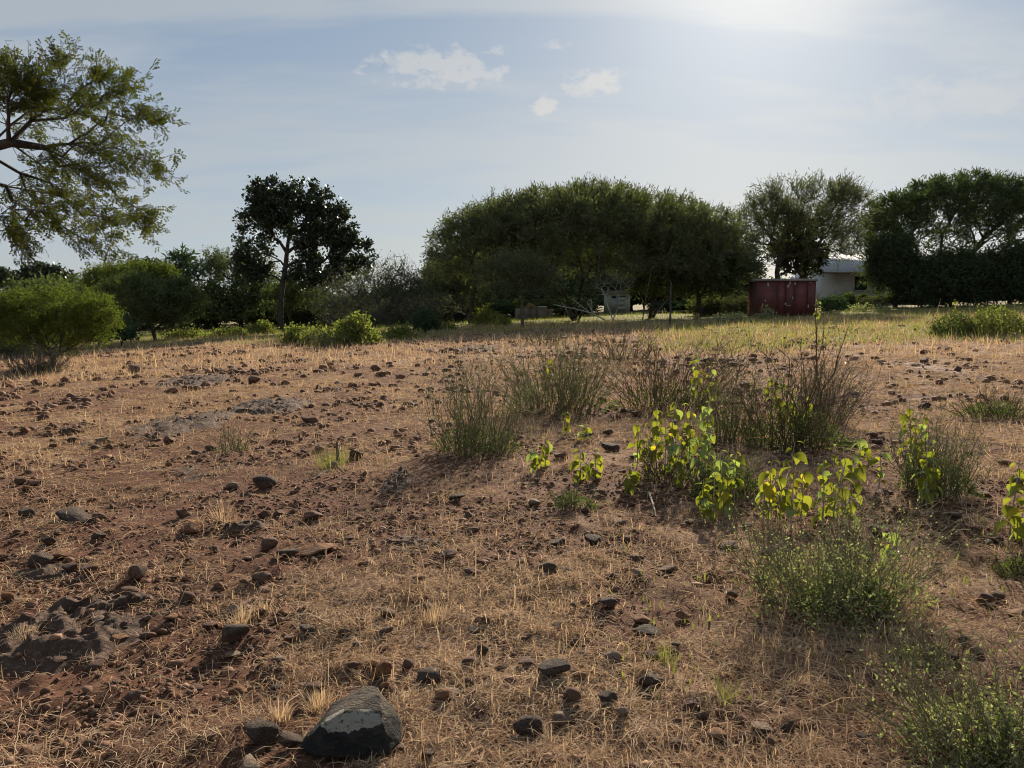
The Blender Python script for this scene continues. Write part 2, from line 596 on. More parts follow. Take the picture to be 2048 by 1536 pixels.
def grow(path, pts, bf, seg, rg, curve=.12, extra=(), arch=.8):
    """greedy tree: each point joins the node that gives the shortest way; returns positions, parents"""
    pos = [np.array(p, float) for p in path]
    par = [-1] + list(range(len(path) - 1))
    pl = [0.0]
    for i in range(1, len(pos)):
        pl.append(pl[-1] + np.linalg.norm(pos[i] - pos[i - 1]))
    lo = max(0, int(len(path) * .45))
    for ex in extra:
        prev = 0
        for p in ex:
            pos.append(np.array(p, float)); par.append(prev); pl.append(pl[prev] + np.linalg.norm(pos[-1] - pos[prev])); prev = len(pos) - 1
    cap = len(pos) + len(pts) * 8 + 100
    P = np.empty((cap, 3)); L = np.empty(cap)
    n = len(pos)
    P[:n] = pos; L[:n] = pl
    top = np.array(path[-1])
    order = np.argsort(np.linalg.norm(pts - top, axis=1))
    tips = []
    for oi in order:
        p = pts[oi]
        dd = np.linalg.norm(P[lo:n] - p, axis=1)
        down = np.maximum(0, P[lo:n, 2] - p[2])
        j = lo + int(np.argmin(dd + bf * L[lo:n] + .35 * down))
        q = P[j].copy()
        dist = np.linalg.norm(p - q)
        k = int(min(6, max(1, round(dist / seg))))
        prev = j
        for s in range(1, k + 1):
            f = s / k
            x = q + (p - q) * f
            if s < k:
                x = x + rg.normal(0, curve * dist / k, 3)
                x[2] += curve * arch * dist * math.sin(f * math.pi)
            if n >= cap:
                break
            P[n] = x; L[n] = L[prev] + np.linalg.norm(x - P[prev])
            par.append(prev)
            prev = n
            n += 1
        tips.append((prev, oi))
    return P[:n].copy(), np.array(par[:n]), tips


def radii(par, n, r_tip, r_base, nt):
    cnt = np.zeros(n)
    has = np.zeros(n, bool)
    has[par[par >= 0]] = True
    cnt[~has] = 1
    for i in range(n - 1, 0, -1):
        cnt[par[i]] += cnt[i]
    e = math.log(max(r_base / r_tip, 1.01)) / math.log(max(cnt[0], 2))
    return r_tip * cnt ** e


def wood(P, par, rad, base, mat, name='trunk', split=None, stretch=1.0):
    i = np.arange(1, len(P))
    i = i[par[i] >= 0]
    p0, p1 = P[par[i]] - base, P[i] - base
    r0, r1 = rad[par[i]], rad[i]
    r0 = np.minimum(r0, r1 * 1.6)
    out = []
    thick = r1 > (split or 0)
    for sel, nm in ((thick, 'trunk'), (~thick, 'branches')):
        if not sel.any():
            continue
        g = Geo()
        big = sel & (r1 > .035)
        tubes(g, p0[big], p1[big] + (p1[big] - p0[big]) * .04, r0[big], r1[big], 7)
        sm = sel & (r1 <= .035)
        tubes(g, p0[sm], p1[sm], r0[sm], r1[sm], 3)
        out.append((nm, g.mesh(nm, mat, True)))
    return out


def make_tree(name, label, cat, base_px, ells, d=None, n=420, path_px=None, leaf=('acacia', .07, .05, 14), shoot=(.35, 2), seed=1, bark='bark',
              r_base=.16, r_tip=.012, bf=.35, shell=.55, depth=.75, top_bias=.5, spread=.28, group=None, stems=(), up=.5, along=.6, seg=.5, points=None):
    """one tree: trunk, branches and a crown of twig shoots with leaves, measured on the photograph at distance d"""
    rg = np.random.default_rng(seed)
    b = G(*base_px)
    if d is None:
        d = b.y
    else:
        tx, _ = ray(*base_px)
        b = Vector((d * tx, d, H(d * tx, d)))
    base = np.array(b)
    if points is not None:
        pts, nrm = points
        n = len(pts)
    else:
        pts, nrm = ell_points(ells, d, n, rg, shell, depth, b, top_bias)
    cen = pts.mean(0)
    if path_px:
        path = [base + [0, 0, -.15]] + [np.array(at(px, py, d + rg.normal(0, .05))) for px, py in path_px]
    else:
        topz = base[2] + (cen[2] - base[2]) * .55
        path = [base + [0, 0, -.15]]
        for k in range(1, 6):
            f = k / 5
            path.append(np.array([base[0] + (cen[0] - base[0]) * f * f * .5 + rg.normal(0, .06), base[1] + rg.normal(0, .06), base[2] + (topz - base[2]) * f]))
    extra = [[base + np.array([(px - base_px[0]) * d / F * .25, 0, .05])] + [np.array(at(px, py, d + rg.normal(0, .4))) for px, py in ln] for ln in stems for px in (ln[0][0],)]
    P, par, tips = grow(path, pts, bf, seg, rg, extra=extra)
    rad = radii(par, len(P), r_tip, r_base, n)
    root = link(name, None, loc=b, label=label, cat=cat, group=group)
    for nm, me in wood(P, par, rad, base, M[bark], split=r_base * .28):
        link(nm, me, root, kind='stuff' if nm == 'branches' else None)
    # shoots
    lm, ls, lw, lc = leaf
    tp = np.array([P[t[0]] for t in tips]) - base
    tn = np.array([nrm[t[1]] for t in tips])
    sl, sk = shoot
    m = len(tp)
    C = np.repeat(tp, sk, 0)
    N = np.repeat(tn, sk, 0)
    D = rdir(len(C), rg) * .8 + N * .8 + np.array([0, 0, up])
    D /= np.linalg.norm(D, axis=1, keepdims=True)
    SL = sl * rg.uniform(.5, 1.3, len(C))
    E = C + D * SL[:, None]
    gw = Geo()
    tw = rg.uniform(0, 1, len(C)) < .55
    tubes(gw, C[tw], (E + D * .12)[tw], r_tip * (.8 if along < 1 else 1.3), r_tip * (.35 if along < 1 else .7), 3)
    link('twigs', gw.mesh('twigs', M['bark_olive' if bark == 'bark' else bark]), root, kind='stuff')
    if lc:
        gl = Geo()
        f = rg.uniform(0, 1.05 if along < 1 else .8, (len(C), lc))
        LC = (C[:, None, :] + (E - C)[:, None, :] * f[..., None]).reshape(-1, 3)
        LC += rg.normal(0, spread * sl, LC.shape) * .5
        LD = rdir(len(LC), rg) + np.repeat(D, lc, 0) * along
        tint = np.clip(rg.normal(.45, .25, len(LC)), 0, 1)
        leaves(gl, LC, LD, ls * rg.uniform(.6, 1.3, len(LC)), lw * rg.uniform(.7, 1.2, len(LC)), rg, tint)
        link('crown', gl.mesh('crown', M[lm]), root)
    return root


TREES = []
# dark evergreen and its neighbours at the edge of the field
make_tree('evergreen_tree', 'tall very dark broad-leaved tree rising above the scrub, with a hole in its crown', 'tree', (563, 664),
          [(540, 402, 48, 36), (600, 402, 58, 30), (522, 445, 42, 42), (500, 495, 32, 40), (503, 535, 30, 26), (572, 440, 55, 32), (645, 432, 46, 34), (678, 455, 32, 42), (650, 490, 55, 34),
           (690, 505, 30, 42), (650, 540, 62, 30), (605, 470, 34, 24), (723, 508, 15, 30), (722, 540, 18, 18), (520, 380, 14, 14), (605, 552, 34, 20), (612, 515, 26, 20), (520, 556, 28, 18), (660, 562, 40, 16)],
          n=620, path_px=[(562, 630), (562, 600), (566, 565), (571, 535), (574, 505), (578, 470)],
          leaf=('broadleaf', .20, .14, 15), shoot=(.42, 3), seed=11, r_base=.16, r_tip=.02, bf=.25, shell=.2, depth=.55, top_bias=.0, spread=.45, up=.35)
make_tree('acacia_tree', 'feathery green acacia with two thin trunks beside the dark evergreen', 'tree', (484, 657),
          [(470, 560, 66, 48), (440, 535, 42, 32), (520, 570, 38, 48), (500, 600, 45, 30)], n=300,
          leaf=('acacia', .18, .06, 12), shoot=(.6, 5), seed=12, r_base=.10, shell=.3, top_bias=.3)
make_tree('acacia_tree', 'low brownish thorn tree growing right around the dark evergreen trunk', 'tree', (580, 660),
          [(600, 595, 48, 36), (570, 600, 40, 30)], n=200, leaf=('acacia', .18, .06, 8), shoot=(.5, 5), seed=13, bark='bark_olive', r_base=.08, shell=.2)
make_tree('thorn_tangle', 'grey leafless thorn thicket right of the dark evergreen', 'shrub', (745, 668),
          [(745, 600, 100, 52), (815, 590, 58, 55), (680, 610, 55, 45), (770, 560, 50, 35)], n=420,
          leaf=('acacia_olive', .12, .05, 2), shoot=(.7, 7), seed=14, bark='bark_grey', r_base=.12, r_tip=.014, shell=.15, top_bias=.2, up=.2)
make_tree('dead_tree', 'bare grey dead branch standing up behind the thorn thicket', 'tree', (795, 660),
          [(795, 525, 22, 26), (825, 545, 20, 14), (775, 550, 16, 14)], d=53, n=26, leaf=('acacia', .05, .03, 0), shoot=(.3, 2), seed=15, bark='bark_grey',
          r_base=.07, r_tip=.016, shell=.1, top_bias=.2)
# acacias on the far bank of the meadow
make_tree('acacia_bush', 'bright green spreading acacia bush with a forked trunk at the meadow edge', 'bush', (108, 735),
          [(120, 635, 105, 58), (45, 640, 75, 55), (190, 645, 48, 48), (20, 630, 40, 40), (120, 660, 95, 45)], n=620, path_px=[(106, 718), (102, 705), (100, 695)],
          leaf=('acacia_bright', .065, .033, 11), shoot=(.28, 6), seed=16, r_base=.09, r_tip=.005, bf=.5, shell=.25, top_bias=.35, depth=.9, seg=.3)
make_tree('acacia_tree', 'flat-topped acacia with a pale leaning trunk behind the bright green bush', 'tree', (312, 682),
          [(310, 600, 85, 36), (262, 588, 55, 32), (365, 605, 42, 38), (330, 630, 60, 30)], n=420, path_px=[(306, 662), (301, 645), (298, 628)],
          leaf=('acacia', .15, .055, 12), shoot=(.5, 5), seed=17, r_base=.09, r_tip=.01, shell=.3)
make_tree('acacia_tree', 'domed bright green acacia crown rising behind the leaning trunk', 'tree', (255, 665),
          [(255, 570, 82, 34), (300, 565, 60, 28), (215, 580, 40, 25)], d=52, n=420, leaf=('acacia_bright', .18, .065, 10), shoot=(.6, 6), seed=18, r_base=.14, shell=.45, up=.8)
make_tree('feather_tree', 'small tree with long drooping feather leaves behind the domed acacia', 'tree', (368, 650),
          [(368, 528, 26, 16), (385, 545, 30, 14), (350, 545, 24, 12), (362, 515, 14, 9)], d=55, n=60, leaf=('bluegreen', .5, .13, 7), shoot=(.5, 2), seed=19, r_base=.1, shell=.2, up=.3)
make_tree('round_tree', 'far round-crowned dark tree above the bright green bush', 'tree', (90, 640),
          [(85, 553, 42, 20), (118, 562, 34, 12), (55, 565, 28, 14)], d=80, n=240, leaf=('broadleaf', .3, .2, 9), shoot=(.6, 2), seed=20, r_base=.2, r_tip=.03, shell=.3)
make_tree('round_tree', 'far dark tree cut by the frame above the bright green bush', 'tree', (5, 640),
          [(2, 560, 24, 18), (-30, 555, 40, 24)], d=80, n=160, leaf=('broadleaf', .3, .2, 9), shoot=(.6, 2), seed=21, r_base=.2, r_tip=.03, shell=.3)
make_tree('round_tree', 'far bluish tree top showing behind the domed acacia', 'tree', (292, 640),
          [(290, 533, 34, 11), (280, 560, 50, 20)], d=90, n=160, leaf=('broadleaf', .3, .2, 8), shoot=(.6, 2), seed=22, r_base=.2, r_tip=.03, shell=.3)
# the wide umbrella acacias in the middle
A = dict(leaf=('acacia_olive', .28, .065, 8), along=1.1, shoot=(.75, 5), r_base=.15, r_tip=.012, up=.35, spread=.3)
def grove_points():
    """points through one broad low dome of foliage, dealt out to the three trees that carry it"""
    rg = np.random.default_rng(30)
    n, d = 2800, 50.0
    c = np.array(at(1180, 520, d))
    dirs = rdir(n, rg)
    dirs[:, 2] = np.where(dirs[:, 2] < -.28, -dirs[:, 2], dirs[:, 2])
    rad = rg.uniform(.30 ** 3, 1, n) ** (1 / 3)
    lump = 1 + .13 * (fbm3(dirs * 2.2 + 4, 1.0, 3, 8) - .5) * 2
    sc = np.array([338 * d / F, 6.5, 136 * d / F])
    P = c + dirs * (rad * lump)[:, None] * sc
    who = P[:, 0] + rg.normal(0, .9, n)
    x1, x2 = (1035 - 1024) * d / F, (1240 - 1024) * d / F
    return P, dirs * rad[:, None], np.where(who < x1, 0, np.where(who < x2, 1, 2))


GP, GN, GW = grove_points()
for k_, (bx_, by_, pth_, stm_, lab_) in enumerate((
        ((943), 642, [(943, 625), (944, 610), (946, 595), (950, 578)], [[(925, 610), (912, 580)], [(965, 610), (985, 580)]], 'first umbrella acacia of the wide grove, crown reaching out over the thorn thicket'),
        ((1150), 640, [(1152, 620), (1158, 600), (1160, 580), (1166, 560)], [[(1135, 600), (1115, 560), (1100, 530)], [(1178, 600), (1192, 560), (1205, 530)], [(1122, 605), (1085, 570)]],
         'tallest many-stemmed umbrella acacia in the middle of the grove'),
        ((1300), 636, [(1302, 618), (1306, 600), (1312, 580), (1318, 560)], [[(1285, 600), (1265, 565)], [(1322, 605), (1345, 570), (1370, 540)]], 'broad umbrella acacia between the pale hut and the red shed'))):
    make_tree('acacia_tree', lab_, 'tree', (bx_, by_), None, d=50.0, points=(GP[GW == k_], GN[GW == k_]), seed=31 + k_, path_px=pth_, stems=stm_, **A)
make_tree('acacia_tree', 'low dense acacia under the grove, hanging over the dark hollow beside the red shed', 'tree', (1400, 634),
          [(1405, 545, 85, 40), (1330, 550, 70, 40), (1460, 550, 45, 35)], n=380, seed=34, leaf=('acacia', .26, .09, 8), shoot=(.7, 6), r_base=.14, shell=.2, top_bias=.2)
make_tree('acacia_tree', 'small brownish thorn tree with one straight thin trunk before the grove', 'tree', (1045, 657),
          [(1040, 555, 55, 42), (995, 565, 45, 34), (1080, 570, 35, 30)], n=240, seed=35, leaf=('acacia_olive', .15, .05, 6), shoot=(.6, 5), bark='bark_olive', r_base=.09, shell=.2,
          path_px=[(1045, 640), (1044, 620), (1045, 600), (1044, 585)])
make_tree('acacia_tree', 'dark thorn tree with a double trunk under the west end of the grove', 'tree', (905, 632),
          [(900, 570, 50, 35), (870, 575, 40, 35), (940, 585, 45, 30)], d=60, n=240, seed=36, leaf=('acacia', .2, .065, 9), shoot=(.6, 5), r_base=.13, shell=.2)
make_tree('thorn_sapling', 'light twiggy thorn sapling spreading in front of the pale hut', 'tree', (1222, 652),
          [(1225, 567, 38, 20), (1200, 575, 20, 16), (1250, 572, 22, 16)], d=44, n=110, seed=37, leaf=('acacia_olive', .08, .035, 6), shoot=(.35, 2), bark='lichen_twig', r_base=.035, r_tip=.008, shell=.1,
          path_px=[(1228, 635), (1237, 615), (1238, 600), (1236, 586)])
# right hand trees
make_tree('acacia_tree', 'thin open acacia behind the red shed, sky showing through its crown', 'tree', (1560, 626),
          [(1610, 412, 115, 50), (1540, 445, 62, 52), (1690, 425, 52, 42), (1600, 470, 110, 50), (1690, 490, 42, 36)], d=54, n=520, seed=41, leaf=('acacia_olive', .24, .05, 7), along=1.3, shoot=(.9, 6),
          r_base=.17, r_tip=.014, shell=.4, top_bias=.3, up=.6, path_px=[(1557, 600), (1556, 570), (1554, 545), (1558, 520)])
make_tree('broadleaf_tree', 'dark leafy tree standing between the red shed and the white house', 'tree', (1600, 620),
          [(1600, 520, 48, 42), (1575, 500, 40, 40), (1622, 525, 24, 24), (1610, 470, 35, 30)], d=57, n=240, seed=42, leaf=('broadleaf', .24, .15, 10), shoot=(.5, 3), r_base=.16, r_tip=.02, shell=.2, up=.2)
rg_u = np.random.default_rng(44)
ud = rdir(900, rg_u)
ud[:, 2] = np.where(ud[:, 2] < -.12, np.abs(ud[:, 2]) ** .8, ud[:, 2])
ur = rg_u.uniform(.70 ** 3, 1, 900) ** (1 / 3) * (1 + .16 * (fbm3(ud * 2.0 + 7, 1.0, 3, 18) - .5) * 2)
up_ = np.array(at(1925, 474, 57.0)) + ud * ur[:, None] * np.array([180 * 57 / F, 6.0, 108 * 57 / F])
make_tree('acacia_tree', 'great umbrella acacia over the white house, black limbs fanning under its crown', 'tree', (1880, 612), None, d=57.0, points=(up_, ud * ur[:, None]), seed=43,
          leaf=('acacia_dark', .30, .08, 9), along=1.1, shoot=(.7, 5), r_base=.2, r_tip=.013, bf=.5, up=.3, path_px=[(1878, 580), (1874, 550), (1872, 528)], stems=[[(1900, 590), (1925, 550), (1950, 520)], [(1862, 590), (1840, 550), (1825, 525)]])
for k, (bx, by, ee, lab, dd) in enumerate((
        (1790, 613, [(1782, 515, 42, 42), (1796, 545, 36, 26), (1830, 550, 46, 30), (1760, 540, 22, 30)], 'dense drooping green tree screening the white house verandah', 53),
        (1905, 612, [(1895, 545, 56, 40), (1862, 568, 50, 34), (1940, 565, 50, 36), (1920, 530, 34, 24)], 'dense dark green tree under the great umbrella acacia', 52),
        (2020, 610, [(2020, 535, 60, 42), (2070, 540, 60, 50), (1985, 565, 48, 32)], 'dense dark green tree at the frame edge beside the umbrella acacia', 52))):
    make_tree('bushy_tree', lab, 'tree', (bx, by), ee, d=dd, n=430, seed=50 + k, leaf=('acacia_dark', .28, .08, 8), shoot=(.75, 6), r_base=.16, shell=.3, top_bias=.2, up=-.1, spread=.5)
print('trees', round(time.time() - T0, 1))


def near_acacia():
    """the acacia standing outside the frame whose boughs hang into the picture"""
    rg = np.random.default_rng(71)
    d = 10.0
    tx, _ = ray(-300, 900)
    b = np.array([d * tx, d, H(d * tx, d)])
    boughs = [[(-40, 250), (60, 200), (108, 150), (120, 112)], [(-40, 270), (100, 200), (175, 165), (198, 148)], [(0, 280), (120, 230), (205, 190), (240, 178)], [(0, 280), (150, 250), (260, 212), (312, 232)],
              [(60, 295), (190, 262), (250, 288), (338, 345)], [(60, 300), (160, 340), (240, 400), (318, 455)], [(0, 370), (80, 420), (150, 460), (203, 490)], [(0, 360), (120, 390), (200, 430), (262, 430)],
              [(-20, 400), (20, 440), (45, 485)], [(0, 200), (45, 170), (25, 135)], [(-60, 230), (-10, 160), (0, 115)], [(30, 290), (140, 300), (230, 318), (290, 325)], [(0, 330), (90, 350), (170, 390), (230, 470)],
              [(-60, 300), (40, 240), (120, 215), (190, 210)], [(-30, 320), (60, 320), (130, 335), (200, 350)], [(-40, 230), (30, 200), (80, 170)], [(-40, 380), (40, 390), (110, 430)],
              [(-100, 260), (-260, 200), (-420, 180)], [(-100, 330), (-260, 330), (-430, 360)], [(-120, 240), (-180, 130), (-220, 60)], [(-150, 300), (-330, 260), (-520, 290)]]
    pl_, nl_ = [], []
    for bi, bo in enumerate(boughs):
        bo = np.array(bo, float)
        dd_ = d + rg.normal(0, .55)
        m_ = 31 if bi < 17 else 20
        f_ = rg.uniform(.12, 1, m_) ** .8 * (len(bo) - 1)
        i_ = np.minimum(f_.astype(int), len(bo) - 2)
        q_ = bo[i_] + (bo[i_ + 1] - bo[i_]) * (f_ - i_)[:, None] + rg.normal(0, 1, (m_, 2)) * np.array([15, 13])
        for (x_, y_), ff in zip(q_, f_):
            pl_.append(np.array(at(x_, y_, dd_ + rg.normal(0, .22))))
            dv = bo[-1] - bo[-2]
            nl_.append(np.array([dv[0], 0, -dv[1]]) / (np.linalg.norm(dv) + 1e-6))
    pts, nrm = np.array(pl_), np.array(nl_)
    path = [b + [0, 0, -.2], b + [.05, 0, .6], b + [.12, .05, 1.2], b + [.3, .0, 1.7], b + [.6, 0, 2.1]]
    path += [np.array(at(-120, 330, d)), np.array(at(-40, 300, d)), np.array(at(20, 285, d)), np.array(at(90, 295, d))]
    P, par, tips = grow(path, pts, .45, .3, rg, .08, arch=.25)
    rad = radii(par, len(P), .0035, .085, len(pts))
    root = link('acacia_tree', None, loc=Vector(b), label='near yellow-green acacia whose boughs hang into the upper corner against the sky', cat='tree')
    for nm, me in wood(P, par, rad, b, M['bark'], split=.035):
        link(nm, me, root, kind='stuff' if nm == 'branches' else None)
    tp = np.array([P[t[0]] for t in tips]) - b
    sk = 2
    C = np.repeat(tp, sk, 0)
    # shoots trend outward to the right and droop a little
    D = rdir(len(C), rg) * .7 + np.array([.1, 0, -.08]) + np.repeat(np.array([nrm[t[1]] for t in tips]), sk, 0) * .8
    D /= np.linalg.norm(D, axis=1, keepdims=True)
    SL = rg.uniform(.12, .36, len(C))
    E = C + D * SL[:, None]
    Mid = (C + E) / 2 + np.array([0, 0, .02])
    gw = Geo()
    tubes(gw, C, Mid, .0032, .0026, 3)
    tubes(gw, Mid, E, .0026, .0014, 3)
    link('twigs', gw.mesh('twigs', M['bark']), root, kind='stuff')
    # feather leaves: a rachis with small leaflets on both sides
    gl = Geo()
    lc = 8
    f = np.linspace(.1, 1.0, lc)[None] + rg.normal(0, .03, (len(C), lc))
    LC = (C[:, None] + (E - C)[:, None] * f[..., None]).reshape(-1, 3)
    LD = rdir(len(LC), rg) * .9 + np.repeat(D, lc, 0) * .9 + np.array([0, 0, -.1])
    LD /= np.linalg.norm(LD, axis=1, keepdims=True)
    LL = rg.uniform(.045, .095, len(LC))
    keep = rg.uniform(0, 1, len(LC)) < .85
    LC, LD, LL = LC[keep], LD[keep], LL[keep]
    tt = np.clip(rg.normal(.45, .28, len(LC)), 0, 1)
    _, A_, B_ = frames(LD)
    th = rg.uniform(0, 6.28, len(LC))
    S = A_ * np.cos(th)[:, None] + B_ * np.sin(th)[:, None]
    for q in (.15, .42, .7):
        for sgn in (-1, 1):
            c0 = LC + LD * (LL * q)[:, None]
            n_ = len(c0)
            jit = rg.normal(0, .25, (n_, 3))
            V = np.stack([c0, c0 + (S * sgn * .42 + LD * .08 + jit * .2) * LL[:, None], c0 + (S * sgn * .34 + LD * .34 + jit * .2) * LL[:, None]], 1).reshape(-1, 3)
            gl.add(V, tri=np.arange(n_)[:, None] * 3 + [[0, 1, 2]], tint=np.repeat(tt, 3))
    link('crown', gl.mesh('crown', M['near_acacia']), root)


near_acacia()
print('near acacia', round(time.time() - T0, 1))

# ---------------------------------------------------------------- labels that point at one thing by its neighbours
ANCHORS = []          # (phrase, px, py)
PENDING = []          # (object, look, noun, px, py)


def project(p):
    x, y, z = p[0], p[1], p[2] - EYE
    c, s = math.cos(PITCH), math.sin(PITCH)
    f = y * c - z * s
    u = y * s + z * c
    return 1024 + F * x / f, 768 - F * u / f


def later(o, look, noun, px, py):
    PENDING.append((o, look, noun, px, py))


ORD = ['first', 'second', 'third', 'fourth', 'fifth', 'sixth', 'seventh', 'eighth', 'ninth', 'tenth', 'eleventh', 'twelfth', 'thirteenth', 'fourteenth', 'fifteenth']


def write_labels():
    by = {}
    for o, look, noun, px, py in PENDING:
        best, bd = None, 1e9
        for ph, ax, ay in ANCHORS:
            dd = math.hypot(px - ax, (py - ay) * 1.6)
            if dd < bd and dd > 4:
                best, bd, bx, by_ = ph, dd, ax, ay
        ddx, ddy = px - bx, (py - by_) * 1.6
        if abs(ddx) > abs(ddy):
            rel = 'right of' if ddx > 0 else 'left of'
        else:
            rel = 'in front of' if ddy > 0 else 'behind'
        by.setdefault((noun, best, rel), []).append((bd, o, look))
    for (noun, ph, rel), v in by.items():
        v.sort(key=lambda t: t[0])
        for i, (bd, o, look) in enumerate(v):
            if len(v) == 1:
                o['label'] = f'{look} {noun} {rel} {ph}'
            else:
                o['label'] = f'{look} {noun}, {ORD[i] if i < len(ORD) else ORD[-1] + " or later"} {rel} {ph}'


# ---------------------------------------------------------------- scrub closing the view behind the trees
def scrub_proto(seed, leafm, bark, n, w, h, leaf, shoot, shell=.3):
    rg = np.random.default_rng(seed)
    pts = rdir(n, rg) * (rg.uniform(shell ** 3, 1, n) ** (1 / 3))[:, None]
    pts[:, 2] = np.abs(pts[:, 2]) if seed % 2 else pts[:, 2] * .75 + .2
    lump = .75 + .5 * vn3(pts * 1.7 + 9, seed)
    pts = pts * lump[:, None] * np.array([w / 2, w / 2 * .8, h * .66]) + np.array([0, 0, h * .22])
    pts[:, 2] = np.maximum(pts[:, 2], .12)
    path = [np.array([0, 0, -.2]), np.array([.03, 0, .1]), np.array([.05, 0, .3])]
    P, par, tips = grow(path, pts, .4, .4, rg)
    rad = radii(par, len(P), .010, .09, n)
    parts = [(nm, me) for nm, me in wood(P, par, rad, np.zeros(3), M[bark], split=.03)]
    tp = np.array([P[t[0]] for t in tips])
    sl, sk = shoot
    C = np.repeat(tp, sk, 0)
    D = rdir(len(C), rg) * .9 + np.array([0, 0, .5])
    E = C + D * (sl * rg.uniform(.5, 1.2, len(C)))[:, None]
    gw = Geo()
    tubes(gw, C, E, .008, .004, 3)
    parts.append(('twigs', gw.mesh('twigs', M[bark])))
    ls, lw, lc = leaf
    gl = Geo()
    f = rg.uniform(0, 1.05, (len(C), lc))
    LC = (C[:, None] + (E - C)[:, None] * f[..., None]).reshape(-1, 3)
    leaves(gl, LC, rdir(len(LC), rg), ls * rg.uniform(.6, 1.3, len(LC)), lw, rg, np.clip(rg.normal(.45, .25, len(LC)), 0, 1))
    parts.append(('crown', gl.mesh('crown', M[leafm])))
    return parts


PROTO = [(scrub_proto(201, 'acacia', 'bark', 130, 4.5, 3.2, (.28, .11, 7), (.6, 5)), 'dark green'),
         (scrub_proto(202, 'acacia_olive', 'bark_olive', 130, 4.2, 3.0, (.24, .09, 6), (.7, 5)), 'olive brown'),
         (scrub_proto(203, 'bluegreen', 'bark', 120, 4.0, 3.0, (.30, .13, 7), (.5, 5)), 'deep green'),
         (scrub_proto(204, 'acacia_olive', 'bark_grey', 150, 4.5, 2.8, (.14, .05, 2), (.8, 6), .1), 'grey twiggy'),
         (scrub_proto(205, 'acacia', 'bark', 330, 10.0, 8.0, (.34, .12, 8), (.9, 5)), 'tall dark'),
         (scrub_proto(207, 'acacia_olive', 'bark', 330, 10.0, 8.0, (.34, .11, 8), (.9, 5)), 'tall olive')]


def scrub(px, d, top, wpx, kind, rg, seen=True):
    tx, _ = ray(px, 640)
    b = Vector((d * tx, d, H(d * tx, d)))
    parts, look = PROTO[kind]
    root = link('thicket_shrub', None, loc=b, cat='shrub', group='scrub closing the field')
    h = 1.25 * max(.8, at(px, top, d).z - b.z)
    w = wpx * d / F
    root.rotation_euler = (0, 0, rg.uniform(0, 6.28))
    root.scale = (w / 4.3, w / 4.3, h / 3.0) if kind < 4 else (w / 10, w / 10, h / 8.0)
    for nm, me in parts:
        link(nm, me, root, kind='stuff' if nm != 'trunk' and nm != 'crown' else None)
    later(root, look, 'shrub', px, 620)
    return root


rg_s = np.random.default_rng(77)
SCRUB = []
x = -80
while x < 900:
    SCRUB.append((x, rg_s.uniform(55, 66), rg_s.uniform(578, 604), rg_s.uniform(130, 180), int(rg_s.choice([0, 0, 1, 2, 2]))))
    x += rg_s.uniform(34, 52)
x = 640
while x < 900:
    SCRUB.append((x, rg_s.uniform(53, 57), rg_s.uniform(590, 606), rg_s.uniform(100, 140), 3))
    x += 55
x = 880
while x < 1520:
    SCRUB.append((x, rg_s.uniform(66, 74), rg_s.uniform(540, 570), rg_s.uniform(130, 190), int(rg_s.choice([0, 1, 2, 2]))))
    x += rg_s.uniform(32, 46)
for x in (1440, 1475, 1500, 1410):
    SCRUB.append((x, rg_s.uniform(50, 53), rg_s.uniform(588, 600), 90, int(rg_s.choice([1, 3]))))
for x, d, tp, w, k in ((1668, 56, 596, 75, 2), (1705, 56, 598, 60, 0), (1690, 57, 597, 60, 2), (1745, 54, 597, 70, 1), (1790, 54, 598, 80, 0), (1840, 53, 590, 90, 2), (1890, 53, 585, 100, 2),
                       (1950, 53, 580, 110, 0), (2020, 53, 578, 120, 2), (2080, 53, 575, 120, 1), (1850, 75, 560, 150, 1), (1960, 75, 560, 160, 1), (2060, 75, 555, 160, 0), (2130, 60, 560, 150, 0),
                       (1720, 85, 552, 120, 1), (1560, 75, 570, 110, 0), (1500, 75, 560, 130, 1), (1640, 85, 560, 90, 1)):
    SCRUB.append((x, d, tp, w, k))
for x in range(870, 1510, 42):
    SCRUB.append((x + rg_s.uniform(-10, 10), rg_s.uniform(60, 64), rg_s.uniform(600, 612), rg_s.uniform(90, 130), int(rg_s.choice([0, 2, 2]))))
for x in range(1650, 2120, 45):
    SCRUB.append((x + rg_s.uniform(-10, 10), rg_s.uniform(70, 74), rg_s.uniform(585, 596), rg_s.uniform(100, 140), int(rg_s.choice([0, 2]))))
for x in range(-60, 900, 48):
    SCRUB.append((x + rg_s.uniform(-10, 10), rg_s.uniform(68, 74), rg_s.uniform(598, 612), rg_s.uniform(100, 150), int(rg_s.choice([0, 2, 1]))))
for x in range(925, 1450, 62):
    SCRUB.append((x + rg_s.uniform(-10, 10), rg_s.uniform(70, 76), rg_s.uniform(468, 505), rg_s.uniform(190, 240), int(rg_s.choice([4, 5]))))
for x in range(1980, 2120, 70):
    SCRUB.append((x, rg_s.uniform(70, 78), rg_s.uniform(520, 565), rg_s.uniform(120, 220), int(rg_s.choice([4, 5]))))
for s_ in SCRUB:
    if 1175 < s_[0] < 1300 and s_[1] < 68:
        continue
    scrub(*s_, rg_s)
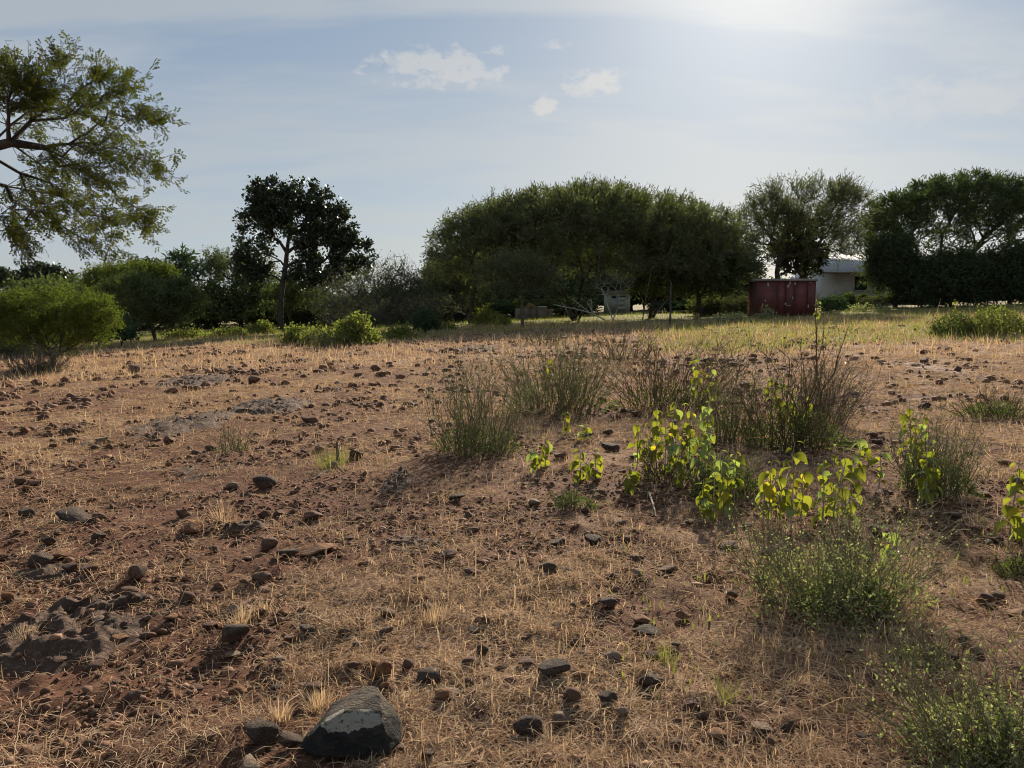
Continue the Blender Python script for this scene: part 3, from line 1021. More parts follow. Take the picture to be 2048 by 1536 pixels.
# single shrubs one can pick out in front of the thicket
scrub(240, G(240, 694).y, 640, 72, 2, rg_s)
scrub(852, G(852, 672).y, 622, 60, 2, rg_s)
scrub(590, G(590, 660).y + 2, 625, 60, 2, rg_s)
scrub(40, 30, 660, 130, 1, rg_s)
scrub(140, 33, 655, 120, 0, rg_s)
ANCHORS += [('the bright green acacia bush', 110, 650), ('the pale leaning trunk', 310, 650), ('the two thin acacia trunks', 484, 640), ('the dark evergreen trunk', 563, 640),
            ('the grey thorn thicket', 745, 620), ('the straight thin trunk before the grove', 1045, 630), ('the pale hut', 1235, 610), ('the red shed', 1570, 600), ('the white house window', 1718, 566),
            ('the verandah columns', 1780, 575), ('the dense dark green tree', 1900, 570), ('the frame edge tree', 2020, 560), ('the black animal', 922, 633)]
print('scrub', round(time.time() - T0, 1))


# ---------------------------------------------------------------- buildings
def obox(name, mat, parent, c, s, **kw):
    g = Geo()
    g.box(c, s)
    return link(name, g.mesh(name, mat), parent, **kw)


M['red_metal'] = plain_mat('weathered red painted sheet', (.175, .050, .041), .6, .35, 2.2, .3, (.105, .034, .031))
M['red_metal_b'] = plain_mat('dull red painted sheet', (.160, .046, .040), .6, .35, 2.6, .3, (.085, .034, .031))
M['concrete'] = plain_mat('grey concrete', (.30, .265, .24), .9, .35, 2.0)
M['side_grey'] = plain_mat('dull red brown sheet', (.12, .060, .052), .7, .3, 2.0)
M['pale_paint'] = plain_mat('flaked pale patch', (.48, .42, .40), .8, .4, 9)
M['limewash'] = plain_mat('white limewash', (.64, .62, .60), .9, .2, 1.2, .2, (.46, .43, .40))
M['tin_roof'] = plain_mat('pale tin roof', (.46, .44, .43), .7, .25, 1.5, .5)
M['window_green'] = plain_mat('dark green window paint', (.045, .075, .055), .6)
M['pane'] = plain_mat('dark window pane', (.035, .035, .03), .12, .3, 3, .5, bump=0)
M['cream'] = plain_mat('cream hut wash', (.40, .40, .29), .9, .25, 1.8, .2, (.30, .31, .22))
M['door_pale'] = plain_mat('pale blue grey door', (.34, .36, .38), .6)
M['sign_blue'] = plain_mat('dark blue plate', (.025, .03, .07), .5)
M['block'] = plain_mat('grey building block', (.27, .245, .225), .95, .3, 3)
M['white_plastic'] = plain_mat('white plastic', (.7, .7, .68), .5)
M['dark_wood'] = plain_mat('dark doorway wood', (.07, .055, .045), .8)  # plain dark brown wood for doors, lintel and fascia


def facing(px, d, yaw=0.0):
    tx, _ = ray(px, 640)
    return Vector((d * tx, d, H(d * tx, d)))


def red_shed():
    d = G(1570, 633).y
    d = min(max(d, 42), 50)
    k = d / F
    b = facing(1570, d)
    root = link('red_shed', None, loc=b, label='flat-roofed dull red metal shed with pale paint flakes at the field edge', cat='shed')
    w, h = 112 * k, at(1570, 562, d).z - b.z
    dep = 2.6
    rot = -.10
    root.rotation_euler = (0, 0, rot)
    obox('wall', M['side_grey'], root, (0, dep / 2 + .03, h / 2 - .1), (w - .02, dep, h + .2 - .02))
    xs = [-.5, -.16, .0, .13, .38, .5]
    for i in range(5):
        x0, x1 = xs[i] * w, xs[i + 1] * w
        obox('panel', M['red_metal' if i in (1, 3) else 'red_metal_b'], root, ((x0 + x1) / 2, -.01 + (.03 if i in (1, 3) else 0), h / 2), (x1 - x0 - .025, .05, h - .06))
    for x in xs:
        obox('batten', M['red_metal_b'], root, (x * w, -.022, h / 2), (.035, .035, h - .02))
    g = Geo()
    g.box((0, dep / 2 - .02, h + .06), (w + .16, dep + .2, .13))
    link('roof', g.mesh('roof', M['concrete']), root)
    rr_ = random.Random(5)
    for x, z, a, c in ((-.32, .9, .10, .24), (.03, .86, .13, .28), (.06, .94, .12, .2), (.145, .93, .10, .2), (.11, .52, .10, .2), (-.005, .36, .13, .18), (.385, .3, .10, .24), (.4, .95, .2, .06), (-.36, .45, .08, .12), (-.40, .34, .08, .2), (.05, .31, .3, .04)):
        gg = Geo()
        n = 9
        ang = np.linspace(0, 2 * math.pi, n, endpoint=False)
        rad = np.array([rr_.uniform(.6, 1.1) for _ in range(n)])
        front = np.stack([a / 2 * rad * np.cos(ang), np.full(n, -.008), c / 2 * rad * np.sin(ang)], 1)
        back = front + [0, .008, 0]
        V = np.concatenate([front, back])
        q = [(i, (i + 1) % n, n + (i + 1) % n, n + i) for i in range(n)]
        gg.add(np.concatenate([V, [[0, -.008, 0]]]), tri=[(2 * n, i, (i + 1) % n) for i in range(n)], quad=q)
        o = link('paint_flake', gg.mesh('paint_flake', M['pale_paint']), root)
        o.location = (x * w, -.063, z * h)
    # things on the roof
    for px, rad, hh, lab, c in ((1592, .13, .32, 'white plastic jerrycan standing on the red shed roof', 'jerrycan'), (1583, .11, .14, 'small white pot on the red shed roof', 'pot')):
        g = Geo()
        prof = [(.0, 0), (rad, 0), (rad * 1.02, hh * .35), (rad * .95, hh * .62), (rad * .4, hh * .75), (rad * .35, hh * .95), (rad * .42, hh), (0, hh)]
        n = 12
        V = [(r * math.cos(t), r * math.sin(t), z) for r, z in prof for t in np.linspace(0, 2 * math.pi, n, endpoint=False)]
        q = [(i * n + j, i * n + (j + 1) % n, (i + 1) * n + (j + 1) % n, (i + 1) * n + j) for i in range(len(prof) - 1) for j in range(n)]
        g.add(V, quad=q)
        x = (px - 1570) * k
        o = link(c, g.mesh(c, M['white_plastic'], True), None, label=lab, cat=c)
        o.location = b + Matrix.Rotation(rot, 3, 'Z') @ Vector((x, .25, h + .125))


def pale_hut():
    d = 62.0
    k = d / F
    b = facing(1236, d)
    root = link('pale_hut', None, loc=b, label='small pale cream hut with a light door under the grove', cat='hut')
    w, h = 47 * k, at(1236, 584, d).z - b.z
    g = Geo()
    g.box((0, .9, h / 2 - .1), (w, 1.8, h + .2))
    link('wall', g.mesh('wall', M['cream']), root)
    obox('roof', M['concrete'], root, (0, .85, h + .05), (w + .3, 2.2, .1))
    dr = link('door', None, root)
    g = Geo(); g.box((.27, -.02, h * .42), (.62, .06, h * .72)); link('leaf', g.mesh('leaf', M['door_pale']), dr)
    for z in (.24, .44, .64):
        g = Geo(); g.box((.27, -.062, h * (z + .02)), (.46, .02, h * .14)); link('panel', g.mesh('panel', M['cream']), dr)
    obox('lintel', M['dark_wood'], root, (.27, -.03, h * .80), (.74, .09, .05))
    obox('side_door', M['door_pale'], root, (-.34, -.02, h * .40), (.34, .05, h * .62))
    obox('plate', M['sign_blue'], root, (-.34, -.03, h * .78), (.30, .05, .17))


def white_house():
    d = 66.0
    k = d / F
    b = facing(1740, d)
    root = link('white_house', None, loc=b, label='white rendered house with a pale tin roof half hidden behind the dense trees', cat='house')
    X = lambda px: (px - 1740) * k
    Z = lambda py: at(1740, py, d).z - b.z
    top = Z(545)
    # front wall in butted pieces round the window
    x0, xa, xb, x1 = X(1643), X(1706), X(1731), X(1838)
    zw0, zw1 = Z(580), Z(553)
    g = Geo()
    g.box(((x0 + xa) / 2, 2.5, top / 2 - .3), (xa - x0, 5, top + .6))
    g.box(((xb + X(1750)) / 2, .1, top / 2 - .3), (X(1750) - xb, .2, top + .6))
    g.box(((xa + xb) / 2, .1, zw0 / 2 - .3), (xb - xa, .2, zw0 + .6))
    g.box(((xa + xb) / 2, .1, (zw1 + top) / 2), (xb - xa, .2, top - zw1))
    g.box(((xa + x1) / 2, 3.5, top / 2 - .3), (x1 - xa, 3.0, top + .6))
    link('wall', g.mesh('wall', M['limewash']), root, kind='stuff')
    win = link('window', None, root)
    for i in range(3):
        wx = xa + (xb - xa) * (i + .5) / 3
        obox('pane', M['pane'], win, (wx, .09, (zw0 * .55 + zw1 * .45) + (zw1 - zw0) * .27), ((xb - xa) / 3 - .08, .03, (zw1 - zw0) * .5))
    obox('lower_panel', M['window_green'], win, ((xa + xb) / 2, .07, zw0 + (zw1 - zw0) * .2), (xb - xa - .06, .05, (zw1 - zw0) * .36))
    for i in range(4):
        obox('frame', M['window_green'], win, (xa + (xb - xa) * i / 3, .045, (zw0 + zw1) / 2), (.07, .07, zw1 - zw0))
    for z in (zw0, zw0 + (zw1 - zw0) * .42, zw1):
        obox('frame', M['window_green'], win, ((xa + xb) / 2, .05, z), (xb - xa - .08, .06, .06))
    obox('sill', M['limewash'], win, ((xa + xb) / 2, -.06, zw0 - .06), (xb - xa + .16, .16, .06))
    # verandah
    obox('parapet', M['limewash'], root, ((X(1750) + x1) / 2, -.9, Z(588) / 2 - .2), (x1 - X(1750), .16, Z(588) + .4))
    for px in (1753, 1766, 1790, 1801, 1815, 1833):
        obox('column', M['limewash'], root, (X(px), -.9, (Z(588) + top) / 2), (.17, .17, top - Z(588) - .01))
    for px in (1758, 1778, 1808):
        obox('door', M['dark_wood'], root, (X(px), 1.97, Z(562) / 2), (.5, .06, Z(562)))
    # roof: gable ridge parallel to the front
    g = Geo()
    e0, e1, ridge = -1.35, 6.2, top + 1.55
    xl, xr = x0 - .5, x1 + .5
    V = [(xl, e0, top - .02), (xr, e0, top - .02), (xr, 2.4, ridge), (xl, 2.4, ridge), (xl, e1, top - .02), (xr, e1, top - .02)]
    V2 = [(x, y, z + .06) for x, y, z in V]
    g.add(V + V2, quad=[(3, 2, 1, 0), (4, 5, 2, 3), (6, 7, 8, 9), (9, 8, 11, 10), (0, 1, 7, 6), (5, 4, 10, 11), (0, 6, 9, 3), (3, 9, 10, 4), (2, 8, 7, 1), (5, 11, 8, 2)])
    rf = link('roof', g.mesh('roof', M['tin_roof']), root)
    for i in range(22):
        x = xl + (xr - xl) * (i + .5) / 22
        g = Geo()
        g.add([(x - .04, e0 - .01, top + .042), (x + .04, e0 - .01, top + .042), (x + .04, 2.4, ridge + .062), (x - .04, 2.4, ridge + .062),
               (x, e0 - .01, top + .09), (x, 2.4, ridge + .11)], quad=[(0, 4, 5, 3), (4, 1, 2, 5)], tri=[(0, 1, 4)])
        link('rib', g.mesh('rib', M['tin_roof']), rf)
    obox('fascia', M['dark_wood'], root, ((xl + xr) / 2, e0 + .02, top - .07), (xr - xl, .04, .09))


red_shed()
pale_hut()
white_house()


def rock_verts(seed, sub=2, cuts=9, rough=.10, fine=.03):
    rg = np.random.default_rng(seed)
    bm = bmesh.new()
    bmesh.ops.create_icosphere(bm, subdivisions=sub, radius=1.0)
    V = np.array([v.co[:] for v in bm.verts])
    T = np.array([[v.index for v in f.verts] for f in bm.faces])
    bm.free()
    for _ in range(cuts):
        n = rdir(1, rg)[0]
        o = rg.uniform(.42, .80)
        dd = V @ n - o
        V = V - np.outer(np.maximum(dd, 0), n) * .96
    nn = V / np.linalg.norm(V, axis=1, keepdims=True)
    V = V + nn * ((fbm3(V + seed, .9, 3, seed) - .5) * 2 * rough)[:, None] + nn * ((fbm3(V + seed, .22, 3, seed + 5) - .5) * 2 * fine)[:, None]
    ext = np.abs(V).max(0)
    return V / ext, T


def rock_mesh(name, seed, mat, sub=2, **kw):
    V, T = rock_verts(seed, sub, **kw)
    return np_mesh(name, V, [T], True, None, mat)


# low wall of rough blocks with rubble heaped on it, deep under the grove
def block_wall():
    d = 57.0
    k = d / F
    b = facing(1065, d)
    Z = lambda py: at(1065, py, d).z - b.z
    root = link('block_wall', None, loc=b, label='low wall of grey building blocks in the shade behind the thin straight trunk', cat='wall', kind='thing')
    for x0, x1, y in ((1030, 1046, 618), (1047, 1061, 617), (1061.5, 1075, 617), (1075.5, 1094, 613), (1095, 1104, 619)):
        obox('block', M['block'], root, (((x0 + x1) / 2 - 1065) * k, .15 + .1 * random.random(), Z(y) / 2 - .1), ((x1 - x0) * k, .45, Z(y) + .2))
    for i, (px, py, r) in enumerate(((1060, 612, 9), (1068, 615, 8), (1054, 615, 6), (1101, 622, 6))):
        o = link('rubble_stone', rock_mesh('rubble_stone', 300 + i, M['stone_tan'], 2), None, cat='stone', group='rubble on the block wall')
        o.location = b + Vector(((px - 1065) * k, .2, Z(py) - .02))
        o.scale = (r * k, .2, r * k * .75)
        o['label'] = ['largest pale rubble stone on top of the grey block wall', 'pale rubble stone at the end of the heap on the block wall', 'small pale rubble stone at the start of the block wall heap', 'pale stone lying against the last grey block'][i]


block_wall()


def black_animal():
    """small black animal grazing, head down"""
    d = 55.0
    b = facing(921, d)
    k = d / F
    bm = bmesh.new()
    pts = {'rump': (-.36, 0, .56, .19), 'belly': (-.10, 0, .55, .23), 'chest': (.16, 0, .55, .20), 'neck': (.32, 0, .50, .11), 'poll': (.44, 0, .40, .085), 'muz': (.50, 0, .24, .05),
           'hk1': (-.36, .09, .36, .075), 'hh1': (-.40, .09, .20, .04), 'hf1': (-.38, .09, .02, .032), 'hk2': (-.34, -.09, .36, .075), 'hh2': (-.37, -.09, .20, .04), 'hf2': (-.35, -.09, .02, .032),
           'fk1': (.18, .09, .30, .055), 'ff1': (.18, .09, .02, .032), 'fk2': (.14, -.09, .30, .055), 'ff2': (.13, -.09, .02, .032), 't1': (-.50, 0, .52, .03), 't2': (-.53, 0, .40, .022)}
    ed = [('rump', 'belly'), ('belly', 'chest'), ('chest', 'neck'), ('neck', 'poll'), ('poll', 'muz'), ('rump', 'hk1'), ('hk1', 'hh1'), ('hh1', 'hf1'), ('rump', 'hk2'), ('hk2', 'hh2'), ('hh2', 'hf2'),
          ('chest', 'fk1'), ('fk1', 'ff1'), ('chest', 'fk2'), ('fk2', 'ff2'), ('rump', 't1'), ('t1', 't2')]
    names = list(pts)
    me = bpy.data.meshes.new('body')
    me.from_pydata([pts[n][:3] for n in names], [(names.index(a), names.index(c)) for a, c in ed], [])
    root = link('goat', None, loc=b, label='black animal grazing head down among green plants beside a grove trunk', cat='animal')
    o = link('body', me, root)
    sk = o.modifiers.new('skin', 'SKIN')
    for i, n in enumerate(names):
        me.skin_vertices[0].data[i].radius = (pts[n][3], pts[n][3])
    me.skin_vertices[0].data[1].use_root = True
    o.modifiers.new('sub', 'SUBSURF').render_levels = 2
    m = plain_mat('black coat', (.012, .012, .012), .7)
    me.materials.append(m)
    for s in (-1, 1):
        g = Geo()
        tubes(g, [(.40, s * .05, .46)], [(.37, s * .14, .44)], .03, .008, 6)
        e = link('ear', g.mesh('ear', m), root)
    root.rotation_euler = (0, 0, .25)


black_animal()
print('buildings', round(time.time() - T0, 1))


# ---------------------------------------------------------------- bedrock breaking through the soil
def outcrop(box, label, seed, hh=.10, mat='outcrop', lumps=1.0, res=1.0):
    """low rough slab of bedrock filling the box x0,y0,x1,y1 of the photograph on the ground"""
    x0, y0, x1, y1 = box
    c = G((x0 + x1) / 2, (y0 + y1) / 2)
    near, far = G((x0 + x1) / 2, y1), G((x0 + x1) / 2, y0)
    lx = (x1 - x0) * c.y / F / 2
    ly = max(.06, (far.y - near.y) / 2)
    rg = np.random.default_rng(seed)
    na, nr = int(72 * res), int(26 * res)
    ang = np.linspace(0, 2 * math.pi, na, endpoint=False)
    edge = .62 + .75 * (fbm(np.cos(ang) * 2.2 + seed, np.sin(ang) * 2.2, 1.0, 4, seed))
    rr = np.linspace(0, 1, nr) ** .8
    RR, AA = np.meshgrid(rr, ang, indexing='ij')
    E = np.tile(edge, (nr, 1))
    X = c.x + RR * E * np.cos(AA) * lx
    Y = c.y + RR * E * np.sin(AA) * ly
    gz = height(X, Y) - Z00
    prof = 1 - sstep(RR, .55, 1.0)
    s = min(lx, ly * 2.5)
    n1 = fbm(X, Y, .9 * s + .05, 3, seed)
    n2 = fbm(X, Y, .25 * s + .02, 3, seed + 3)
    n3 = fbm(X, Y, .09, 4, seed + 9)
    n3 = n3 + .6 * (1 - np.abs(2 * fbm(X, Y, .16, 3, seed + 21) - 1) * 2)
    step = np.floor(n1 * 5 + n2 * .8) / 5           # broken ledges
    rel = prof * (.35 + .9 * (step - .35)) + (n2 - .5) * .45 * prof + (n3 - .9) * .6 * prof * lumps
    Zz = gz + .8 * hh * rel - .02 * (RR > .97) - .012
    V = np.stack([X - c.x, Y - c.y, Zz - c.z], -1).reshape(-1, 3)
    i, j = np.meshgrid(np.arange(nr - 1), np.arange(na), indexing='ij')
    j2 = (j + 1) % na
    Q = np.stack([i * na + j, (i + 1) * na + j, (i + 1) * na + j2, i * na + j2], -1).reshape(-1, 4)
    me = np_mesh('rock_outcrop', V, [Q], True, None, M[mat])
    o = link('rock_outcrop', me, None, c, label, 'rock', 'bedrock breaking through the soil')
    k_ = int(22 * res)
    OUT.append((c.x, c.y, lx, ly, np.stack([X, Y, Zz], -1)[2:k_].reshape(-1, 3), prof[2:k_].ravel()))
    return o


OUT = []
outcrop((-60, 1165, 345, 1335), 'largest dark bedrock outcrop cut by the frame, a boulder sitting behind it', 401, .15, res=2.2)
outcrop((20, 1120, 200, 1170), 'small dark ledge just behind the largest bedrock outcrop', 411, .07)
outcrop((440, 1040, 540, 1068), 'small dark outcrop behind the row of upright brown stones', 402, .09)
outcrop((750, 1076, 905, 1112), 'dark crumbly outcrop alone in the middle of the bare red soil', 403, .09)
outcrop((445, 1160, 615, 1222), 'flat brown pebbly slab before the big lichen rock', 404, .05, 'stone_brown')
outcrop((270, 818, 485, 872), 'long dark outcrop patch in the middle distance of the straw slope', 405, .12)
outcrop((455, 793, 630, 832), 'dark broken outcrop behind the long outcrop patch', 406, .14)
outcrop((315, 752, 468, 776), 'narrow dark outcrop nearest the meadow edge', 407, .16)
outcrop((885, 690, 1015, 705), 'thin dark ledge behind the shrubs toward the grove', 408, .16)
outcrop((355, 679, 515, 690), 'thin dark ledge along the green grass below the evergreen', 409, .18)
outcrop((990, 655, 1175, 668), 'dark stony strip in the shade before the grove', 410, .12)
outcrop((340, 920, 480, 960), 'low grey stony patch before the long outcrop patch', 412, .05)
outcrop((760, 935, 830, 985), 'dark clumped rubble beside the dry shrub foot', 413, .10)
outcrop((1230, 1400, 1420, 1536), 'low dark stony patch among the nearest straw', 414, .04, 'stone_brown')
outcrop((1780, 716, 1900, 748), 'stony brown ledge on the slope below the green strip', 415, .08, 'stone_brown')


# ---------------------------------------------------------------- stones
STONE_MESH = {}
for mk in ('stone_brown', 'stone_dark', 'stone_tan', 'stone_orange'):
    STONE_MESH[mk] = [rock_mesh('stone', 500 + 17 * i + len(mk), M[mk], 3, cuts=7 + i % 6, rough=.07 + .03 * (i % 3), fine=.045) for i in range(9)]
LOOK = {'stone_brown': 'reddish brown', 'stone_dark': 'dark brown', 'stone_tan': 'pale tan', 'stone_orange': 'orange'}


def stone(box, mk, label=None, rg=None, mesh=None, anchor=None, name='stone', squash=1.0):
    x0, y0, x1, y1 = box
    cx, h = (x0 + x1) / 2, y1 - y0
    p = G(cx, y1 - .22 * h)
    k = math.hypot(p.x, p.y) * math.hypot(1, (EYE - p.z) / max(p.y, 1)) / F
    k = p.y / F / math.cos(PITCH) if p.y > 0 else k
    rx = (x1 - x0) * k / 2
    dep = math.atan2(EYE - p.z, math.hypot(p.x, p.y))
    ry = rx * rg.uniform(.75, 1.05)
    rz = max(.3 * rx, (h * k / 2 - ry * math.sin(dep) * .55) / math.cos(dep)) * squash
    rz = min(rz, 1.15 * rx)
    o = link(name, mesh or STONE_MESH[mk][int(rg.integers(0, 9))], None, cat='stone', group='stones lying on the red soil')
    o.location = p + Vector((0, 0, rz * .55 + .008))
    a = rg.uniform(-.35, .35)
    o.rotation_euler = (rg.uniform(-.2, .2), rg.uniform(-.2, .2), a + (math.pi if rg.uniform() < .5 else 0))
    o.scale = (rx * 1.03, ry, rz)
    if label:
        o['label'] = label
    if anchor:
        ANCHORS.append((anchor, cx, y1 - h * .4))
    return o


def lichen_rock():
    m, t, out = new_mat('dark rock with white lichen')
    tc = t.n('ShaderNodeTexCoord').outputs['Object']
    n1, n2 = t.noise(tc, 2.2, 6, .65), t.noise(tc, 9, 6, .7)
    c = t.mix(t.ramp(n1, .4, .65), (.030, .032, .030), (.075, .062, .050))
    geo_n = t.n('ShaderNodeSeparateXYZ', {0: tc}).outputs
    c = t.mix(t.math('MULTIPLY', t.ramp(t.math('ADD', geo_n[2], t.math('MULTIPLY', n1, .6)), .55, .95), .85), c, (.19, .145, .105))
    c = t.mix(t.math('MULTIPLY', t.ramp(n2, .55, .7), .4), c, (.13, .10, .075))
    dn = t.n('ShaderNodeVectorMath', operation='ADD', ins={0: tc, 1: t.n('ShaderNodeVectorMath', operation='MULTIPLY', ins={
        0: t.n('ShaderNodeVectorMath', operation='SUBTRACT', ins={0: t.n('ShaderNodeTexNoise', {'Vector': tc, 'Scale': 6.5, 'Detail': 6}).outputs['Color'], 1: (.5, .5, .5)}).outputs[0], 1: (.55, .55, .55)}).outputs[0]}).outputs[0]
    msk = None
    for cx, cy, cz, r in ((-.30, -.62, .42, .22), (-.08, -.68, .44, .22), (-.02, -.58, .55, .2), (.30, -.55, .52, .24), (.18, -.55, .5, .16), (-.22, -.5, .58, .18), (-.95, -.3, -.2, .1), (.5, -.45, .42, .14)):
        dd = t.n('ShaderNodeVectorMath', operation='DISTANCE', ins={0: dn, 1: (cx, cy, cz)}).outputs['Value']
        q = t.ramp(dd, r * 1.15, r * 1.3, 1, 0)
        msk = q if msk is None else t.math('MAXIMUM', msk, q)
    msk = t.math('MULTIPLY', msk, t.ramp(n2, .34, .43))
    c = t.mix(msk, c, t.mix(n2, (.42, .38, .30), (.66, .58, .46)))
    p = t.n('ShaderNodeBsdfPrincipled', {'Base Color': c, 'Roughness': .9})
    p.inputs['Specular IOR Level'].default_value = .2
    t.set(p.inputs['Normal'], t.n('ShaderNodeBump', {'Strength': .9, 'Distance': .14, 'Height': t.math('ADD', t.math('ADD', n1, t.math('MULTIPLY', n2, .6)), t.math('MULTIPLY', msk, .12))}).outputs[0])
    t.set(out.inputs[0], p.outputs[0])
    # wedge: a hull of hand set corners, refined and roughened. x right, y away, z up
    pts = [(-1, -.55, -.6), (-.95, -.1, -.45), (-.5, .5, .35), (.15, .62, .92), (.42, .55, .98), (.52, .2, .95), (.95, .1, .0), (1.0, -.3, -.55), (.7, -.75, -.1), (.25, -.85, .12), (-.45, -.85, .05), (-.55, -.6, .35),
           (.62, -.35, .62), (-.1, -.45, .74), (.9, .6, -.6), (-.8, .7, -.6), (.1, -1.0, -.6), (-.6, -.95, -.6), (.8, -.9, -.6)]
    bm = bmesh.new()
    vs = [bm.verts.new(p_) for p_ in pts]
    bmesh.ops.convex_hull(bm, input=vs)
    for v in [v for v in bm.verts if not v.link_faces]:
        bm.verts.remove(v)
    bmesh.ops.bevel(bm, geom=list(bm.edges), offset=.05, segments=2, affect='EDGES', profile=.6)
    bmesh.ops.triangulate(bm, faces=bm.faces)
    bmesh.ops.subdivide_edges(bm, edges=bm.edges, cuts=3, use_grid_fill=True)
    bmesh.ops.triangulate(bm, faces=bm.faces)
    bm.verts.ensure_lookup_table()
    V = np.array([v.co[:] for v in bm.verts])
    T = np.array([[v.index for v in f.verts] for f in bm.faces])
    bm.free()
    nn = V / np.linalg.norm(V, axis=1, keepdims=True)
    V = V + nn * ((fbm3(V, .7, 3, 5) - .5) * .14)[:, None] + nn * ((fbm3(V, .12, 2, 9) - .5) * .035)[:, None]
    me = np_mesh('lichen_rock', V, [T], True, None, m)
    p = G(705, 1500)
    k = p.y / F
    o = link('lichen_rock', me, None, p + Vector((0, .03, .092)), 'largest near rock, dark and wedge-shaped with white lichen patches on its face', 'rock')
    o.scale = (106 * k, 82 * k, 58 * k)
    ANCHORS.append(('the lichen rock', 705, 1450))


